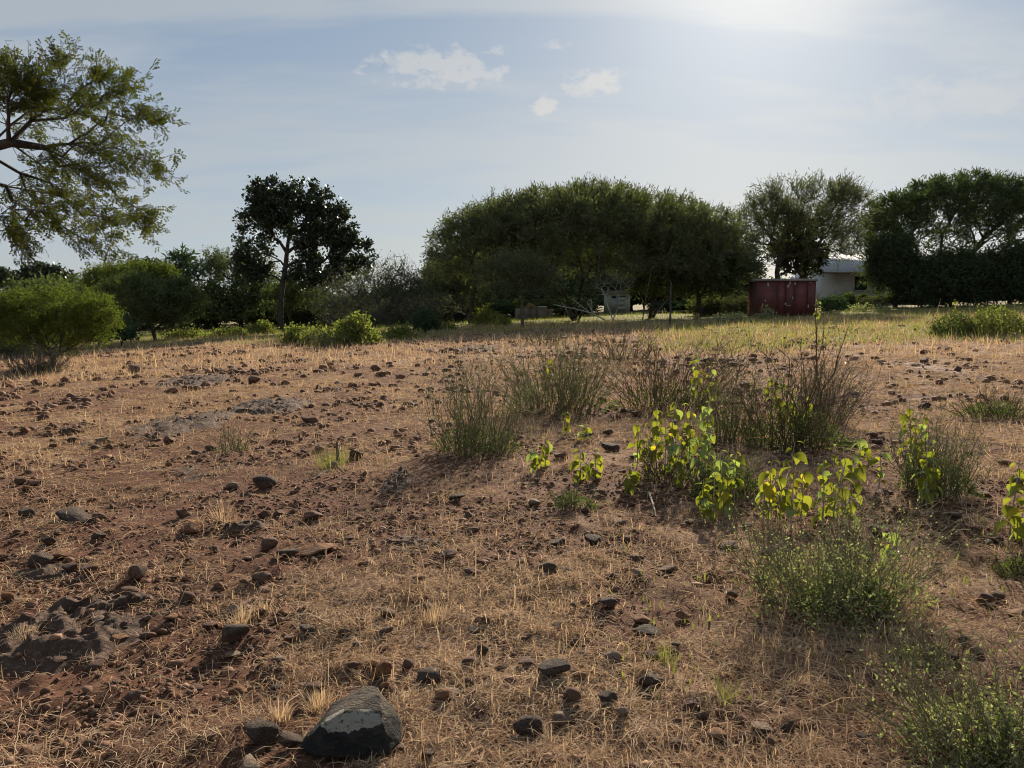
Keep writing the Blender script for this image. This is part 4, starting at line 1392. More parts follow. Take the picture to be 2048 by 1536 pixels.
lichen_rock()
rg_st = np.random.default_rng(5)
B, D_, T_, O_ = 'stone_brown', 'stone_dark', 'stone_tan', 'stone_orange'
for box, mk, lab, anc in (
        ((484, 1428, 562, 1502), D_, 'black blocky boulder left of the lichen rock', 'the black blocky boulder'),
        ((556, 1462, 616, 1500), D_, 'low dark stone wedged between the blocky boulder and the lichen rock', None),
        ((742, 1318, 790, 1364), O_, 'rounded orange stone upright behind the lichen rock', 'the rounded orange stone'),
        ((800, 1316, 828, 1350), B, 'brown stone touching the rounded orange stone', None),
        ((832, 1334, 886, 1370), D_, 'dark rough stone right of the orange stone', 'the dark rough stone'),
        ((874, 1368, 920, 1404), T_, 'tan-topped stone between the lichen rock and the dark rough stone', None),
        ((608, 1360, 656, 1392), B, 'brown wedge stone behind the pale grass tuft near the lichen rock', 'the brown wedge stone'),
        ((755, 1214, 792, 1242), B, 'round dark brown stone on bare soil well behind the orange stone', 'the round dark brown stone'),
        ((756, 1362, 782, 1386), O_, 'small reddish stone right in front of the rounded orange stone', None),
        ((502, 1492, 532, 1514), B, 'reddish stone before the black blocky boulder', None),
        ((470, 1512, 528, 1540), T_, 'pale stone at the bottom frame edge below the blocky boulder', None),
        ((1074, 1312, 1142, 1364), D_, 'broad dark grey stone with a flat top', 'the broad flat-topped stone'),
        ((1104, 1418, 1148, 1460), T_, 'pale-faced tilted stone with one bright flat side', 'the pale-faced tilted stone'),
        ((1272, 1340, 1332, 1382), D_, 'rounded dark boulder with small stones at its foot', 'the rounded dark boulder'),
        ((1194, 1380, 1236, 1416), D_, 'dark brown stone leaning over a tan round one', None),
        ((1231, 1411, 1262, 1440), T_, 'tan round stone before the leaning dark brown stone', None),
        ((1354, 1395, 1412, 1425), B, 'long brown stone with a jagged top', 'the long jagged stone'),
        ((1494, 1437, 1546, 1470), T_, 'flat pale stone alone in the straw', 'the flat pale stone'),
        ((1122, 1372, 1162, 1416), B, 'squat brown stone below the broad flat-topped stone', None),
        ((1026, 1430, 1092, 1482), D_, 'dark triangular stone beside the pale-faced tilted stone', None),
        ((1264, 1228, 1302, 1250), O_, 'reddish flat stone perched on a dark stone', None),
        ((1266, 1246, 1322, 1276), D_, 'dark stone under the perched reddish flat stone', 'the dark stone with a flat one on it'),
        ((1282, 1298, 1316, 1326), B, 'smooth brown stone above the rounded dark boulder', None),
        ((1140, 1278, 1162, 1300), B, 'small round brown stone above the broad flat-topped stone', None),
        ((1145, 1342, 1176, 1366), O_, 'reddish stone at the corner of the broad flat-topped stone', None),
        ((255, 1126, 300, 1168), B, 'brown boulder perched at the back of the largest outcrop', 'the perched brown boulder'),
        ((60, 1100, 106, 1138), D_, 'dark knobbly stone beside a reddish one near the frame edge', 'the dark knobbly stone'),
        ((104, 1096, 142, 1120), O_, 'reddish stone right of the dark knobbly stone', None),
        ((162, 1128, 198, 1148), B, 'low brown stone between the knobbly stone and the perched boulder', None),
        ((0, 1184, 30, 1210), O_, 'reddish wedge at the frame edge behind the largest outcrop', None),
        ((444, 1240, 502, 1288), D_, 'dark stone half hidden by pale dry grass', 'the grass-hidden dark stone'),
        ((220, 1262, 264, 1288), O_, 'flat reddish stone at the outcrop lower edge', None),
        ((108, 1022, 192, 1050), D_, 'grey angular slab lying in straw', 'the grey angular slab'),
        ((34, 1014, 70, 1042), D_, 'dark round stone left of the grey angular slab', None),
        ((348, 1012, 378, 1040), B, 'upright brown stone alone in the straw', 'the upright brown stone'),
        ((180, 1062, 212, 1084), D_, 'dark stone below the grey angular slab', None),
        ((84, 1072, 112, 1094), D_, 'dark stone above the dark knobbly stone', None),
        ((214, 1006, 236, 1022), B, 'small brown stone behind the grey angular slab', None),
        ((604, 1082, 668, 1114), O_, 'long pinkish stone on dark gravel', 'the long pinkish stone'),
        ((518, 1074, 556, 1102), B, 'brown tilted stone left of the long pinkish stone', None),
        ((554, 1090, 600, 1118), D_, 'dark gravel-crusted stone against the long pinkish stone', None),
        ((608, 1016, 656, 1046), B, 'large reddish lump with a broken face', 'the broken reddish lump'),
        ((516, 1020, 538, 1042), B, 'small upright brown stone on the dark outcrop edge', None),
        ((546, 1018, 574, 1036), B, 'low brown stone between the outcrop and the broken lump', None),
        ((1070, 1120, 1116, 1158), D_, 'dark cracked stone alone on straw in the middle', 'the dark cracked stone'),
        ((504, 948, 554, 980), D_, 'dark rough stone split by grass', 'the grass-split stone'),
        ((694, 894, 728, 924), D_, 'dark stone on the track beside the grass tuft', 'the track stone'),
        ((452, 960, 478, 986), T_, 'pointed tan stone standing in straw', 'the pointed tan stone'),
        ((118, 850, 162, 872), D_, 'dark stone at the head of the line of stones', 'the line of stones'),
        ((188, 870, 220, 892), T_, 'greyish rounded stone in the line of stones', None),
        ((136, 874, 156, 888), D_, 'small black stone in the line of stones', None),
        ((78, 862, 106, 878), B, 'reddish stone left of the dark line stone', None),
        ((94, 876, 114, 886), T_, 'small white-topped stone in the line of stones', None),
        ((156, 884, 186, 896), T_, 'flat pale slab in the line of stones', None),
        ((328, 870, 356, 892), B, 'brown stone with a pale cap below the long outcrop patch', None),
        ((74, 828, 98, 844), B, 'dark brown stone alone on pale straw', 'the lone dark brown stone'),
        ((60, 758, 88, 772), B, 'brown stone near the acacia bush foot', 'the brown stone by the acacia bush'),
        ((26, 954, 54, 972), B, 'first of three brown stones huddled together', 'the three huddled stones'),
        ((54, 956, 82, 976), B, 'second of three brown stones huddled together', None),
        ((42, 970, 66, 988), O_, 'reddish front one of three huddled stones', None),
        ((196, 772, 216, 784), B, 'brown hump of stone on the upper straw slope', 'the brown hump'),
        ((134, 786, 154, 800), B, 'reddish brown lump left of the brown hump', None),
        ((162, 794, 194, 810), B, 'double brown lump on the upper straw slope', None),
        ((1104, 900, 1136, 926), B, 'brown stone beside the drooping yellow-green plants', 'the stone by the yellow-green plants'),
        ((1202, 884, 1242, 908), D_, 'black rounded stone behind the drooping plants', 'the black rounded stone'),
        ((1744, 976, 1788, 996), B, 'brown stone in the gap between the leafy shrubs', 'the stone in the shrub gap'),
        ((1756, 872, 1772, 886), B, 'small dark red stone behind the pale leafy stalk', None),
        ((1896, 1022, 1928, 1046), D_, 'dark round stone on pale litter right of the big green shrub', 'the dark round stone'),
        ((1430, 1080, 1478, 1102), B, 'dark brown clod left of the big green shrub', 'the dark brown clod'),
        ((1950, 1184, 1988, 1216), B, 'dark red stone right of the big green shrub foot', 'the dark red stone'),
        ((1976, 1180, 2010, 1202), B, 'brown stone close behind the dark red stone', None),
        ((2014, 1212, 2060, 1238), O_, 'reddish stone cut by the frame edge', None),
        ((1888, 1304, 1918, 1328), D_, 'black stone among the bottom shrub stems', None),
        ((1940, 1292, 1966, 1316), T_, 'greyish stone beside the black stone among the stems', None),
        ((1742, 1222, 1776, 1256), D_, 'dark angular stone under the big green shrub', 'the dark angular stone'),
        ((1690, 1296, 1712, 1318), D_, 'small dark stone on the straw before the big green shrub', None),
        ((1562, 1440, 1592, 1476), D_, 'dark upright clod in the nearest straw', 'the dark upright clod'),
        ((1528, 1470, 1548, 1500), B, 'brown stone at the lower edge below the flat pale stone', None),
        ((1340, 1478, 1372, 1506), B, 'brown stone in the lowest gravel', None),
        ((960, 1232, 982, 1254), B, 'brown stone on red soil between the round and flat-topped stones', None),
        ((952, 1290, 978, 1320), D_, 'dark stone at the edge of the near straw', None),
        ((1840, 716, 1858, 730), B, 'dark stone on top of the stony ledge', None),
        ((1480, 1140, 1496, 1152), B, 'small stone at the shadow edge of the big green shrub', None)):
    stone(box, mk, lab, rg_st, None, anc)

# more stones that one can pick out, scattered as in the photograph
PLACED = [(p[1], p[2]) for p in ANCHORS]
OUTB = [(0, 1165, 345, 1335), (270, 818, 485, 872), (455, 793, 630, 832), (315, 752, 468, 776)]
cnt = 0
tries = 0
while cnt < 205 and tries < 6000:
    tries += 1
    px = rg_st.uniform(-20, 2068)
    v = rg_st.uniform(0, 1)
    py = 735 + 800 * v ** 1.15
    if px > 1250 and rg_st.uniform() < (.55 if py < 1150 else .35):
        continue
    if py < 780 and px > 840 and px < 1700:
        continue
    dens = float(fbm(px / 230.0, py / 120.0, 1, 2, 91))
    if rg_st.uniform() > sstep(dens, .35, .62) + .08:
        continue
    p = G(px, py)
    size = rg_st.lognormal(-2.55, .38)                  # metres across
    size *= 1 + .9 * float(sstep(p.y, 6, 18))
    w = size * F / p.y
    if w < 15 or w > 46:
        continue
    if any(abs(px - a) < (w * .8 + 14) and abs(py - b_) < (w * .6 + 10) for a, b_ in PLACED):
        continue
    PLACED.append((px, py))
    mk = rg_st.choice([B, D_, T_, O_], p=[.66, .13, .07, .14])
    h = w * rg_st.uniform(.5, .8)
    o = stone((px - w / 2, py - h, px + w / 2, py), mk, None, rg_st)
    look = ('small ' if size < .10 else 'larger ' if size > .17 else 'middling ') + LOOK[mk]
    later(o, look, 'stone', px, py)
    cnt += 1
print('stones', cnt, round(time.time() - T0, 1))


# ---------------------------------------------------------------- shrubs with dry stems
def dry_shrub(label, base_px, top_y, wpx, n_stem, seed, stem='stem_brown', leafm='shrub_leaf', base_leaf=900, stem_leaf=6, ls=.022, basal=.30, tall=(), lean=0.0, spread=.5, dark=False, basew=.8, sub=4, flat=.0):
    rg = np.random.default_rng(seed)
    b = G(*base_px)
    d = b.y
    h = max(.15, at(base_px[0], top_y, d).z - b.z)
    w = wpx * d / F / 2 * 1.12
    root = link('dry_shrub', None, loc=b, label=label, cat='shrub', group='dry-stemmed shrubs in the field')
    g = Geo()
    gl = Geo()
    r = max(.0022, .00028 * d + .0012)
    A0, A1, TP = [], [], []
    B0, B1 = [], []
    n_stem = int(n_stem * 1.15)
    for i in range(n_stem):
        a = rg.uniform(0, 6.28)
        q = math.sqrt(rg.uniform(0, 1))
        p = np.array([math.cos(a) * q * w * .70 * basew, math.sin(a) * q * w * .5 * basew, 0.0])
        p[2] = H(b.x + p[0], b.y + p[1]) - b.z - .02
        hh = h * min(1.05, rg.lognormal(-.30, .32)) * (1 - .3 * q)
        out = np.array([math.cos(a) * q * spread * w * .8 + rg.normal(0, .16 * w) + lean * h, math.sin(a) * q * spread * w * .6 + rg.normal(0, .12 * w), hh])
        ns = 6
        bendv = rg.normal(0, .10, 3) * hh * np.array([1, 1, .3])
        pts = [p]
        for s in range(1, ns + 1):
            f = s / ns
            pts.append(p + out * np.array([f ** 1.25, f ** 1.25, f ** .9]) + bendv * math.sin(f * 2.6) + rg.normal(0, .018 * h, 3))
        pts = np.array(pts)
        rr = r * np.linspace(1.25, .45, ns + 1) * rg.uniform(.7, 1.3)
        tubes(g, pts[:-1], pts[1:], rr[:-1], rr[1:], 3)
        TP.append(pts)
        for _ in range(rg.integers(sub, sub * 2 + 1)):
            s = rg.integers(1, ns)
            f = rg.uniform(0, 1)
            q0 = pts[s] * (1 - f) + pts[s + 1] * f
            dd = pts[s + 1] - pts[s]
            dd = dd / np.linalg.norm(dd) * .7 + rdir(1, rg)[0] * .8
            L = hh * rg.uniform(.08, .28)
            q1 = q0 + dd * L
            A0.append(q0); A1.append(q1)
            for _k in range(2):
                d2 = dd * .6 + rdir(1, rg)[0] * .7
                B0.append(q0 + dd * L * rg.uniform(.3, 1)); B1.append(B0[-1] + d2 * L * rg.uniform(.25, .6))
    if B0:
        tubes(g, np.array(B0), np.array(B1), r * .42, r * .25, 3)
    for bx, ty, tr in tall:
        x1 = np.array(at(bx, ty, d)) - np.array(b)
        k = 9
        f = np.linspace(0, 1, k)[:, None]
        pts = f * x1 + np.array([0, 0, 1]) * 0 + np.concatenate([np.zeros((1, 3)), rg.normal(0, .02 * h, (k - 1, 3))])
        pts[:, 0] += np.sin(f[:, 0] * math.pi) * .05 * h
        rr = np.linspace(tr, tr * .4, k)
        tubes(g, pts[:-1], pts[1:], rr[:-1], rr[1:], 4)
        TP.append(pts[2:])
        for _ in range(9):
            s = rg.integers(3, k - 1)
            q0 = pts[s]
            dd = np.array([rg.normal(0, .6), rg.normal(0, .4), .8])
            A0.append(q0); A1.append(q0 + dd * h * rg.uniform(.08, .2))
    if A0:
        tubes(g, np.array(A0), np.array(A1), r * .6, r * .35, 3)
    link('stems', g.mesh('stems', M[stem]), root, kind='stuff')
    # leaves low in the shrub and thinly up the stems
    n = base_leaf
    a = rg.uniform(0, 6.28, n)
    q = np.sqrt(rg.uniform(0, 1, n)) * (.6 + .6 * fbm(np.cos(a) * 2 + seed, np.sin(a) * 2, 1, 2, seed))
    X, Y = np.cos(a) * q * w * basew, np.sin(a) * q * w * .8 * basew
    ztop = basal * h * np.maximum(.15, 1 - (q / 1.05) ** 2)
    Zb = height(b.x + X, b.y + Y) - Z00 - b.z
    C = np.stack([X, Y, Zb + ztop * rg.uniform(0, 1.15, n) ** .7], 1)
    D = rdir(n, rg) + np.array([0, 0, .35])
    leaves(gl, C, D, ls * rg.uniform(.6, 1.5, n), ls * .6 * rg.uniform(.7, 1.3, n), rg, np.clip(rg.normal(.35, .25, n), 0, 1))
    if stem_leaf:
        for pts in TP:
            m = rg.poisson(stem_leaf)
            if not m:
                continue
            s = rg.integers(1, len(pts) - 1, m)
            f = rg.uniform(0, 1, m)[:, None]
            C = pts[s] * (1 - f) + pts[s + 1] * f
            leaves(gl, C, rdir(m, rg) + np.array([0, 0, .5]), ls * .9 * rg.uniform(.6, 1.3, m), ls * .5, rg, np.clip(rg.normal(.6, .25, m), 0, 1))
    link('foliage', gl.mesh('foliage', M[leafm]), root, kind='stuff')
    return root


dry_shrub('upright dry shrub with a dark green foot, furthest left of the field shrubs', (950, 905), 690, 230, 115, 601, 'stem_olive', 'shrub_leaf', 2000, 10, .020, .26, tall=((905, 715, .006), (935, 705, .006), (955, 722, .006)), sub=3)
dry_shrub('grey-green arching grassy shrub behind the upright dry shrub', (1120, 822), 635, 285, 150, 602, 'stem_olive', 'shrub_leaf', 2300, 12, .024, .45, sub=4)
dry_shrub('reddish bare-stemmed shrub in the middle of the field', (1340, 820), 640, 300, 130, 603, 'stem_brown', 'shrub_leaf', 2100, 8, .024, .30, sub=5, spread=.7)
dry_shrub('dark shrub with tall black stems rising to the red shed', (1590, 900), 660, 245, 95, 604, 'stem_brown', 'shrub_leaf', 3000, 9, .024, .36, tall=((1632, 592, .010), (1650, 640, .008), (1560, 690, .008), (1690, 660, .008), (1520, 690, .006), (1600, 680, .007)), sub=5, spread=.7)
dry_shrub('twiggy grey shrub leaning from the dark tall-stemmed shrub', (1640, 850), 700, 150, 60, 605, 'bark_grey', 'shrub_leaf', 500, 3, .022, .3, sub=6, lean=.2)
dry_shrub('thin dry stems between the red-stemmed and the tall-stemmed shrubs', (1465, 880), 700, 150, 70, 606, 'stem_olive', 'shrub_leaf', 900, 6, .022, .35)
dry_shrub('leafy shrub around the feet of the yellow-green plant cluster', (1450, 990), 880, 170, 70, 607, 'stem_olive', 'shrub_leaf', 2200, 8, .020, .6)
dry_shrub('thin reddish stems right under the yellow-green plant cluster', (1330, 965), 860, 160, 55, 608, 'stem_brown', 'shrub_pale', 500, 5, .018, .3)
dry_shrub('small low dark green shrub alone on the straw', (1150, 1012), 960, 115, 40, 609, 'stem_olive', 'shrub_leaf', 900, 5, .014, .55)
dry_shrub('shrub under the two-tier drooping plant on the slope', (1870, 985), 800, 190, 100, 610, 'stem_olive', 'shrub_leaf', 1700, 12, .018, .40)
dry_shrub('low green shrub by the frame edge on the slope', (1985, 838), 765, 170, 60, 611, 'stem_brown', 'shrub_leaf', 1500, 6, .022, .45)
dry_shrub('big near green shrub with white-specked leaves', (1670, 1215), 965, 345, 150, 612, 'stem_olive', 'shrub_pale', 2300, 14, .018, .50, sub=4, spread=.85, basew=1.05, tall=((1690, 985, .0032), (1630, 1000, .003), (1790, 1040, .003), (1590, 1010, .003)))
dry_shrub('dark leaves under the big near green shrub', (1690, 1222), 1130, 260, 20, 613, 'stem_olive', 'shrub_leaf', 1500, 4, .020, .8)
dry_shrub('nearest shrub of slanting stems cut by the frame corner', (1965, 1530), 1250, 340, 120, 614, 'stem_olive', 'shrub_pale', 1900, 11, .016, .45, sub=3, spread=.8, lean=-.25, basew=1.05)
dry_shrub('dark green leaves low in the frame corner', (2010, 1545), 1400, 230, 20, 615, 'stem_olive', 'shrub_leaf', 1000, 4, .018, .7)
dry_shrub('grey-brown shrub at the frame edge before the reddish stone', (2040, 1150), 1075, 130, 40, 616, 'stem_brown', 'shrub_leaf', 700, 6, .014, .4)
dry_shrub('pale dry shrub with a yellow leaf on the straw slope', (462, 905), 835, 90, 32, 617, 'stem_olive', 'shrub_pale', 160, 2, .016, .2)
dry_shrub('dry brown shrub at the foot of the bright green acacia bush', (72, 750), 680, 130, 80, 618, 'bark_grey', 'acacia_olive', 500, 5, .04, .4, sub=6)
dry_shrub('green shrub by the frame edge below the house trees', (1990, 672), 598, 150, 40, 619, 'stem_olive', 'herb', 2600, 14, .075, .75, sub=4)
dry_shrub('dark low shrub left of the green frame-edge shrub', (1905, 672), 612, 110, 36, 620, 'stem_brown', 'shrub_leaf', 2200, 10, .065, .75, sub=4)
dry_shrub('thin seedy stems before the grove shade', (1095, 690), 640, 120, 40, 621, 'stem_olive', 'shrub_pale', 60, 5, .03, .2)
dry_shrub('thin stems behind the reddish bare-stemmed shrub', (1250, 720), 640, 150, 40, 622, 'stem_brown', 'shrub_pale', 100, 3, .03, .2, sub=5)
dry_shrub('low grey weeds left of the green shrub foot', (1840, 1330), 1230, 170, 40, 623, 'stem_olive', 'shrub_pale', 500, 5, .012, .3)
dry_shrub('tuft of thin stems beside the small grass island', (640, 695), 655, 80, 40, 624, 'stem_olive', 'acacia_bright', 160, 3, .05, .4)
ANCHORS += [('the upright dry shrub', 950, 850), ('the arching grassy shrub', 1120, 780), ('the red-stemmed shrub', 1340, 780), ('the tall-stemmed shrub', 1590, 840), ('the small low dark shrub', 1150, 990),
            ('the big near green shrub', 1680, 1130), ('the corner shrub', 1940, 1440), ('the largest outcrop', 170, 1250), ('the long outcrop patch', 380, 845), ('the lone middle outcrop', 830, 1095)]
print('shrubs', round(time.time() - T0, 1))


# ---------------------------------------------------------------- broad-leaved velvet plants
def leaf_meshes(mat, n, seed):
    """drooping ovate leaf about 1 long hanging from the origin along +x, 24 triangles"""
    out = []
    rg = np.random.default_rng(seed)
    for _ in range(n):
        k = 6
        f = np.linspace(0, 1, k + 1)
        wd = .31 * np.sin(np.clip(f * 1.02, 0, 1) ** .75 * math.pi) * rg.uniform(.85, 1.15) + .012
        droop = rg.uniform(.9, 1.7)
        ang = .05 - droop * f - .35
        dxs, dzs = np.cos(ang) / k, np.sin(ang) / k
        x, z = np.concatenate([[0], np.cumsum(dxs[:-1])]), np.concatenate([[0], np.cumsum(dzs[:-1])])
        cup = rg.uniform(.1, .45)
        V, T = [], []
        for i in range(k + 1):
            jit = rg.normal(0, .012)
            V += [(x[i] - jit, -wd[i], z[i] + cup * wd[i]), (x[i], 0, z[i]), (x[i] + jit, wd[i], z[i] + cup * wd[i])]
        q = []
        for i in range(k):
            q += [(3 * i, 3 * i + 1, 3 * i + 4, 3 * i + 3), (3 * i + 1, 3 * i + 2, 3 * i + 5, 3 * i + 4)]
        V = np.array(V)
        out.append(np_mesh('leaf', V, [np.array(q)], True, np.clip(rg.normal(.5, .25) + rg.normal(0, .05, len(V)), 0, 1), mat))
    return out


LEAFM = {'g': leaf_meshes(M['velvet'], 7, 1), 'p': leaf_meshes(M['velvet_pale'], 5, 2), 'y': leaf_meshes(M['velvet_yellow'], 3, 3)}


def velvet_plant(px, top, base_y, n, seed, pale=.25, yellow=.08, size=.118, dist=None):
    rg = np.random.default_rng(seed)
    b = G(px + rg.uniform(-4, 4), base_y)
    d = b.y
    h = max(.12, at(px, top, d).z - b.z)
    root = link('velvet_plant', None, loc=b, cat='plant', group='yellow-green drooping-leaf plants')
    g = Geo()
    k = 7
    f = np.linspace(0, 1, k)
    tipx = (px - project(b)[0]) * d / F
    pts = np.stack([tipx * f + rg.normal(0, .01, k) * f, rg.normal(0, .02) * f, h * f - .02], 1)
    tubes(g, pts[:-1], pts[1:], np.linspace(.006, .003, k - 1), np.linspace(.0055, .0025, k - 1), 5)
    st = link('stem', g.mesh('stem', M['lichen_twig']), root)
    n = n + 6
    for i in range(n):
        s = 1 - (i / max(n, 1)) * min(.78, .46 / h) - rg.uniform(0, .04)
        j = min(k - 2, int(s * (k - 1)))
        p = pts[j] + (pts[j + 1] - pts[j]) * (s * (k - 1) - j)
        a = i * 2.4 + rg.normal(0, .4)
        kind = rg.choice(['g', 'p', 'y'], p=[1 - pale - yellow * .5, pale, yellow * .5])
        ms = LEAFM[kind]
        o = link('leaf', ms[int(rg.integers(0, len(ms)))], root)
        sc = size * rg.uniform(.42, 1.15) * (.55 if i < 2 else 1)
        o.scale = (sc, sc * rg.uniform(.85, 1.15), sc)
        o.location = p + np.array([math.cos(a), math.sin(a), 0]) * .012
        o.rotation_euler = (rg.normal(0, .3), rg.normal(.12, .3) - (.6 if i < 2 else 0), a)
    look = 'mostly grey-green' if pale > .5 else 'partly yellowed' if yellow > .2 else 'leafy bright' if n > 8 else 'sparse bright'
    later(root, look, 'drooping-leaf plant', px, top + 20)
    return root


for i, a in enumerate(((1275, 830, 950, 9, .2, .05), (1310, 798, 960, 11, .2, .12), (1345, 790, 955, 11, .25, .25), (1378, 800, 962, 11, .3, .1), (1412, 790, 950, 10, .6, .02), (1330, 850, 965, 7, .2, .2),
                       (1395, 858, 985, 9, .55, .02), (1425, 930, 1045, 10, .1, .05), (1470, 898, 1010, 8, .2, .3), (1440, 895, 1010, 6, .5, .0),
                       (1538, 912, 1050, 9, .15, .1), (1582, 878, 1060, 10, .05, .0), (1602, 918, 1050, 7, .1, .55), (1560, 930, 1050, 7, .1, .0),
                       (1682, 888, 1085, 13, .1, .0), (1662, 880, 1050, 7, .2, .0), (1715, 855, 965, 7, .6, .0), (1757, 888, 980, 5, .2, .0),
                       (1812, 793, 960, 11, .1, .0), (1850, 872, 1015, 10, .3, .0), (1840, 810, 960, 6, .3, .0),
                       (2018, 912, 1095, 14, .2, .05), (2048, 925, 1105, 9, .2, .15),
                       (1092, 865, 935, 7, .15, .0), (1070, 890, 945, 5, .4, .0), (1160, 890, 965, 10, .1, .05), (1190, 893, 960, 7, .1, .05), (1260, 928, 985, 7, .05, .05), (1130, 820, 875, 4, .2, .3), (1168, 846, 885, 4, .7, .0),
                       (1390, 700, 855, 10, .3, .1), (1422, 722, 865, 8, .4, .0), (1538, 742, 880, 11, .35, .0), (1580, 760, 885, 11, .35, .1), (1612, 770, 885, 9, .3, .1), (1560, 748, 885, 9, .4, .0),
                       (1300, 835, 945, 7, .3, .05), (1362, 835, 960, 8, .2, .1), (1392, 820, 950, 8, .4, .0), (1350, 868, 975, 7, .2, .1), (1290, 862, 955, 6, .3, .1), (1418, 850, 965, 8, .5, .0),
                       (1455, 935, 1030, 7, .2, .1), (1408, 955, 1040, 7, .1, .1), (1525, 945, 1050, 6, .1, .1), (1700, 915, 1060, 8, .1, .0), (1645, 915, 1060, 7, .3, .0), (1825, 830, 965, 7, .2, .0), (1862, 905, 1015, 6, .3, .0),
                       (1775, 1042, 1140, 6, .6, .0), (1905, 596, 668, 9, .1, .0), (1100, 700, 800, 3, .1, .2), (1630, 590, 730, 6, .2, .3))):
    velvet_plant(*a[:4], 700 + i, *a[4:])
print('plants', round(time.time() - T0, 1))


# ---------------------------------------------------------------- sticks, posts and tufts
def stick(name, label, cat, chain_px, r0, mat, d=None, twigs=(), on_ground=True, group=None):
    g = Geo()
    P = []
    for px, py in chain_px:
        p = G(px, py) + Vector((0, 0, r0 * 1.2)) if on_ground else at(px, py, d)
        P.append(np.array(p))
    P = np.array(P)
    b = P[0].copy()
    rr = np.linspace(r0, r0 * .45, len(P))
    tubes(g, P[:-1] - b, P[1:] - b, rr[:-1], rr[1:], 7)
    for chain in twigs:
        Q = np.array([np.array(at(px, py, d)) for px, py in chain])
        rq = np.linspace(r0 * .7, r0 * .3, len(Q))
        tubes(g, Q[:-1] - b, Q[1:] - b, rq[:-1], rq[1:], 6)
        rg = np.random.default_rng(int(Q[0][0] * 100) % 1000)
        for i in range(len(Q) - 1):
            for _ in range(7):
                q0 = Q[i] + (Q[i + 1] - Q[i]) * rg.uniform() - b
                tubes(g, [q0], [q0 + rdir(1, rg)[0] * r0 * 5], r0 * .3, r0 * .1, 3)
    if twigs:
        rg = np.random.default_rng(3)
        for i in range(len(P) - 1):
            for _ in range(12):
                q0 = P[i] + (P[i + 1] - P[i]) * rg.uniform() - b
                tubes(g, [q0], [q0 + rdir(1, rg)[0] * r0 * 5], r0 * .3, r0 * .1, 3)
    o = link(name, g.mesh(name, mat, True), None, Vector(b), label, cat, group)
    return o


stick('stick', 'short bleached stick lying beside the yellow-green plants', 'stick', [(1298, 988), (1303, 1003), (1309, 1022), (1312, 1036)], .010, M['dead_wood'])
stick('stick', 'pale crooked stick on litter right of the big green shrub', 'stick', [(1968, 1088), (1990, 1084), (2012, 1087)], .011, M['dead_wood'])
stick('stick', 'thin bent twig on the gravel below the broad flat-topped stone', 'stick', [(1200, 1338), (1214, 1346), (1226, 1344), (1234, 1330)], .003, M['dead_wood'])
stick('stick', 'grey dead twig lying beside the grass tuft', 'stick', [(625, 962), (650, 945), (672, 932), (690, 950)], .010, M['bark_grey'])
stick('stick', 'long thin dry stalk lying before the lichen rock', 'stick', [(862, 1392), (895, 1425), (930, 1452)], .003, M['dead_wood'])
stick('stake', 'short upright grey stake beside the grass tuft', 'stake', [(676, 925), (675, 905), (674, 884)], .018, M['bark_grey'], d=G(676, 928).y, on_ground=False)
dl = G(1200, 655).y
stick('thorn_branch', 'pale lichened thorn branch sprawling before the pale hut', 'branch', [(1210, 640), (1185, 627), (1160, 620), (1130, 614), (1107, 609)], .035, M['lichen_twig'], d=dl, on_ground=False,
      twigs=[[(1178, 624), (1160, 610), (1144, 597)], [(1184, 624), (1182, 612), (1183, 598)], [(1186, 626), (1180, 615), (1174, 603)]])
stick('thorn_branch', 'spiny grey stem rising crooked in front of the pale hut door', 'branch', [(1226, 640), (1215, 612), (1208, 590), (1203, 576)], .03, M['lichen_twig'], d=dl, on_ground=False, twigs=[[(1213, 606), (1214, 590), (1217, 574)]])
dq = G(1340, 652).y
stick('post', 'upright grey post under the grove', 'post', [(1340, 652), (1341, 620), (1341, 588), (1342, 564)], .06, M['bark_grey'], d=dq, on_ground=False)
stick('pole', 'slanting pole leaning on the upright grove post', 'pole', [(1310, 630), (1326, 610), (1341, 592)], .035, M['bark_grey'], d=dq - .1, on_ground=False)
stick('pole', 'long thin leaning pole left of the upright grove post', 'pole', [(1285, 640), (1290, 605), (1297, 570), (1304, 535)], .03, M['bark_grey'], d=dq, on_ground=False)
db = G(1735, 622).y
stick('brush_pile', 'bare dead brush heaped before the verandah scrub', 'brush', [(1700, 621), (1725, 616), (1750, 612), (1770, 603)], .025, M['bark_grey'], d=db, on_ground=False,
      twigs=[[(1715, 618), (1735, 606), (1750, 595)], [(1740, 616), (1725, 604), (1718, 596)], [(1750, 616), (1762, 602), (1764, 594)], [(1730, 618), (1755, 617), (1780, 612)]])


def tuft(label, px, py, wpx, hpx, n, seed, mat='straw', tint=.8):
    rg = np.random.default_rng(seed)
    b = G(px, py)
    k = b.y / F
    w, h = wpx * k / 2, hpx * k
    g = Geo()
    X, Y = b.x + rg.normal(0, w * .35, n), b.y + rg.normal(0, w * .35, n)
    az = np.arctan2(Y - b.y, X - b.x) + rg.normal(0, .5, n)
    blades(g, X, Y, h * rg.uniform(.5, 1.1, n), np.full(n, max(.0025, .6 * k)) * rg.uniform(.7, 1.3, n), az, rg.uniform(.6, 1.45, n), rg.uniform(.0, .1, n), np.clip(rg.normal(tint, .15, n), 0, 1), rg)
    for v in g.V:
        v -= np.array(b)
    link('grass_tuft', g.mesh('grass_tuft', M[mat]), None, b, label, 'grass', 'single grass tufts')


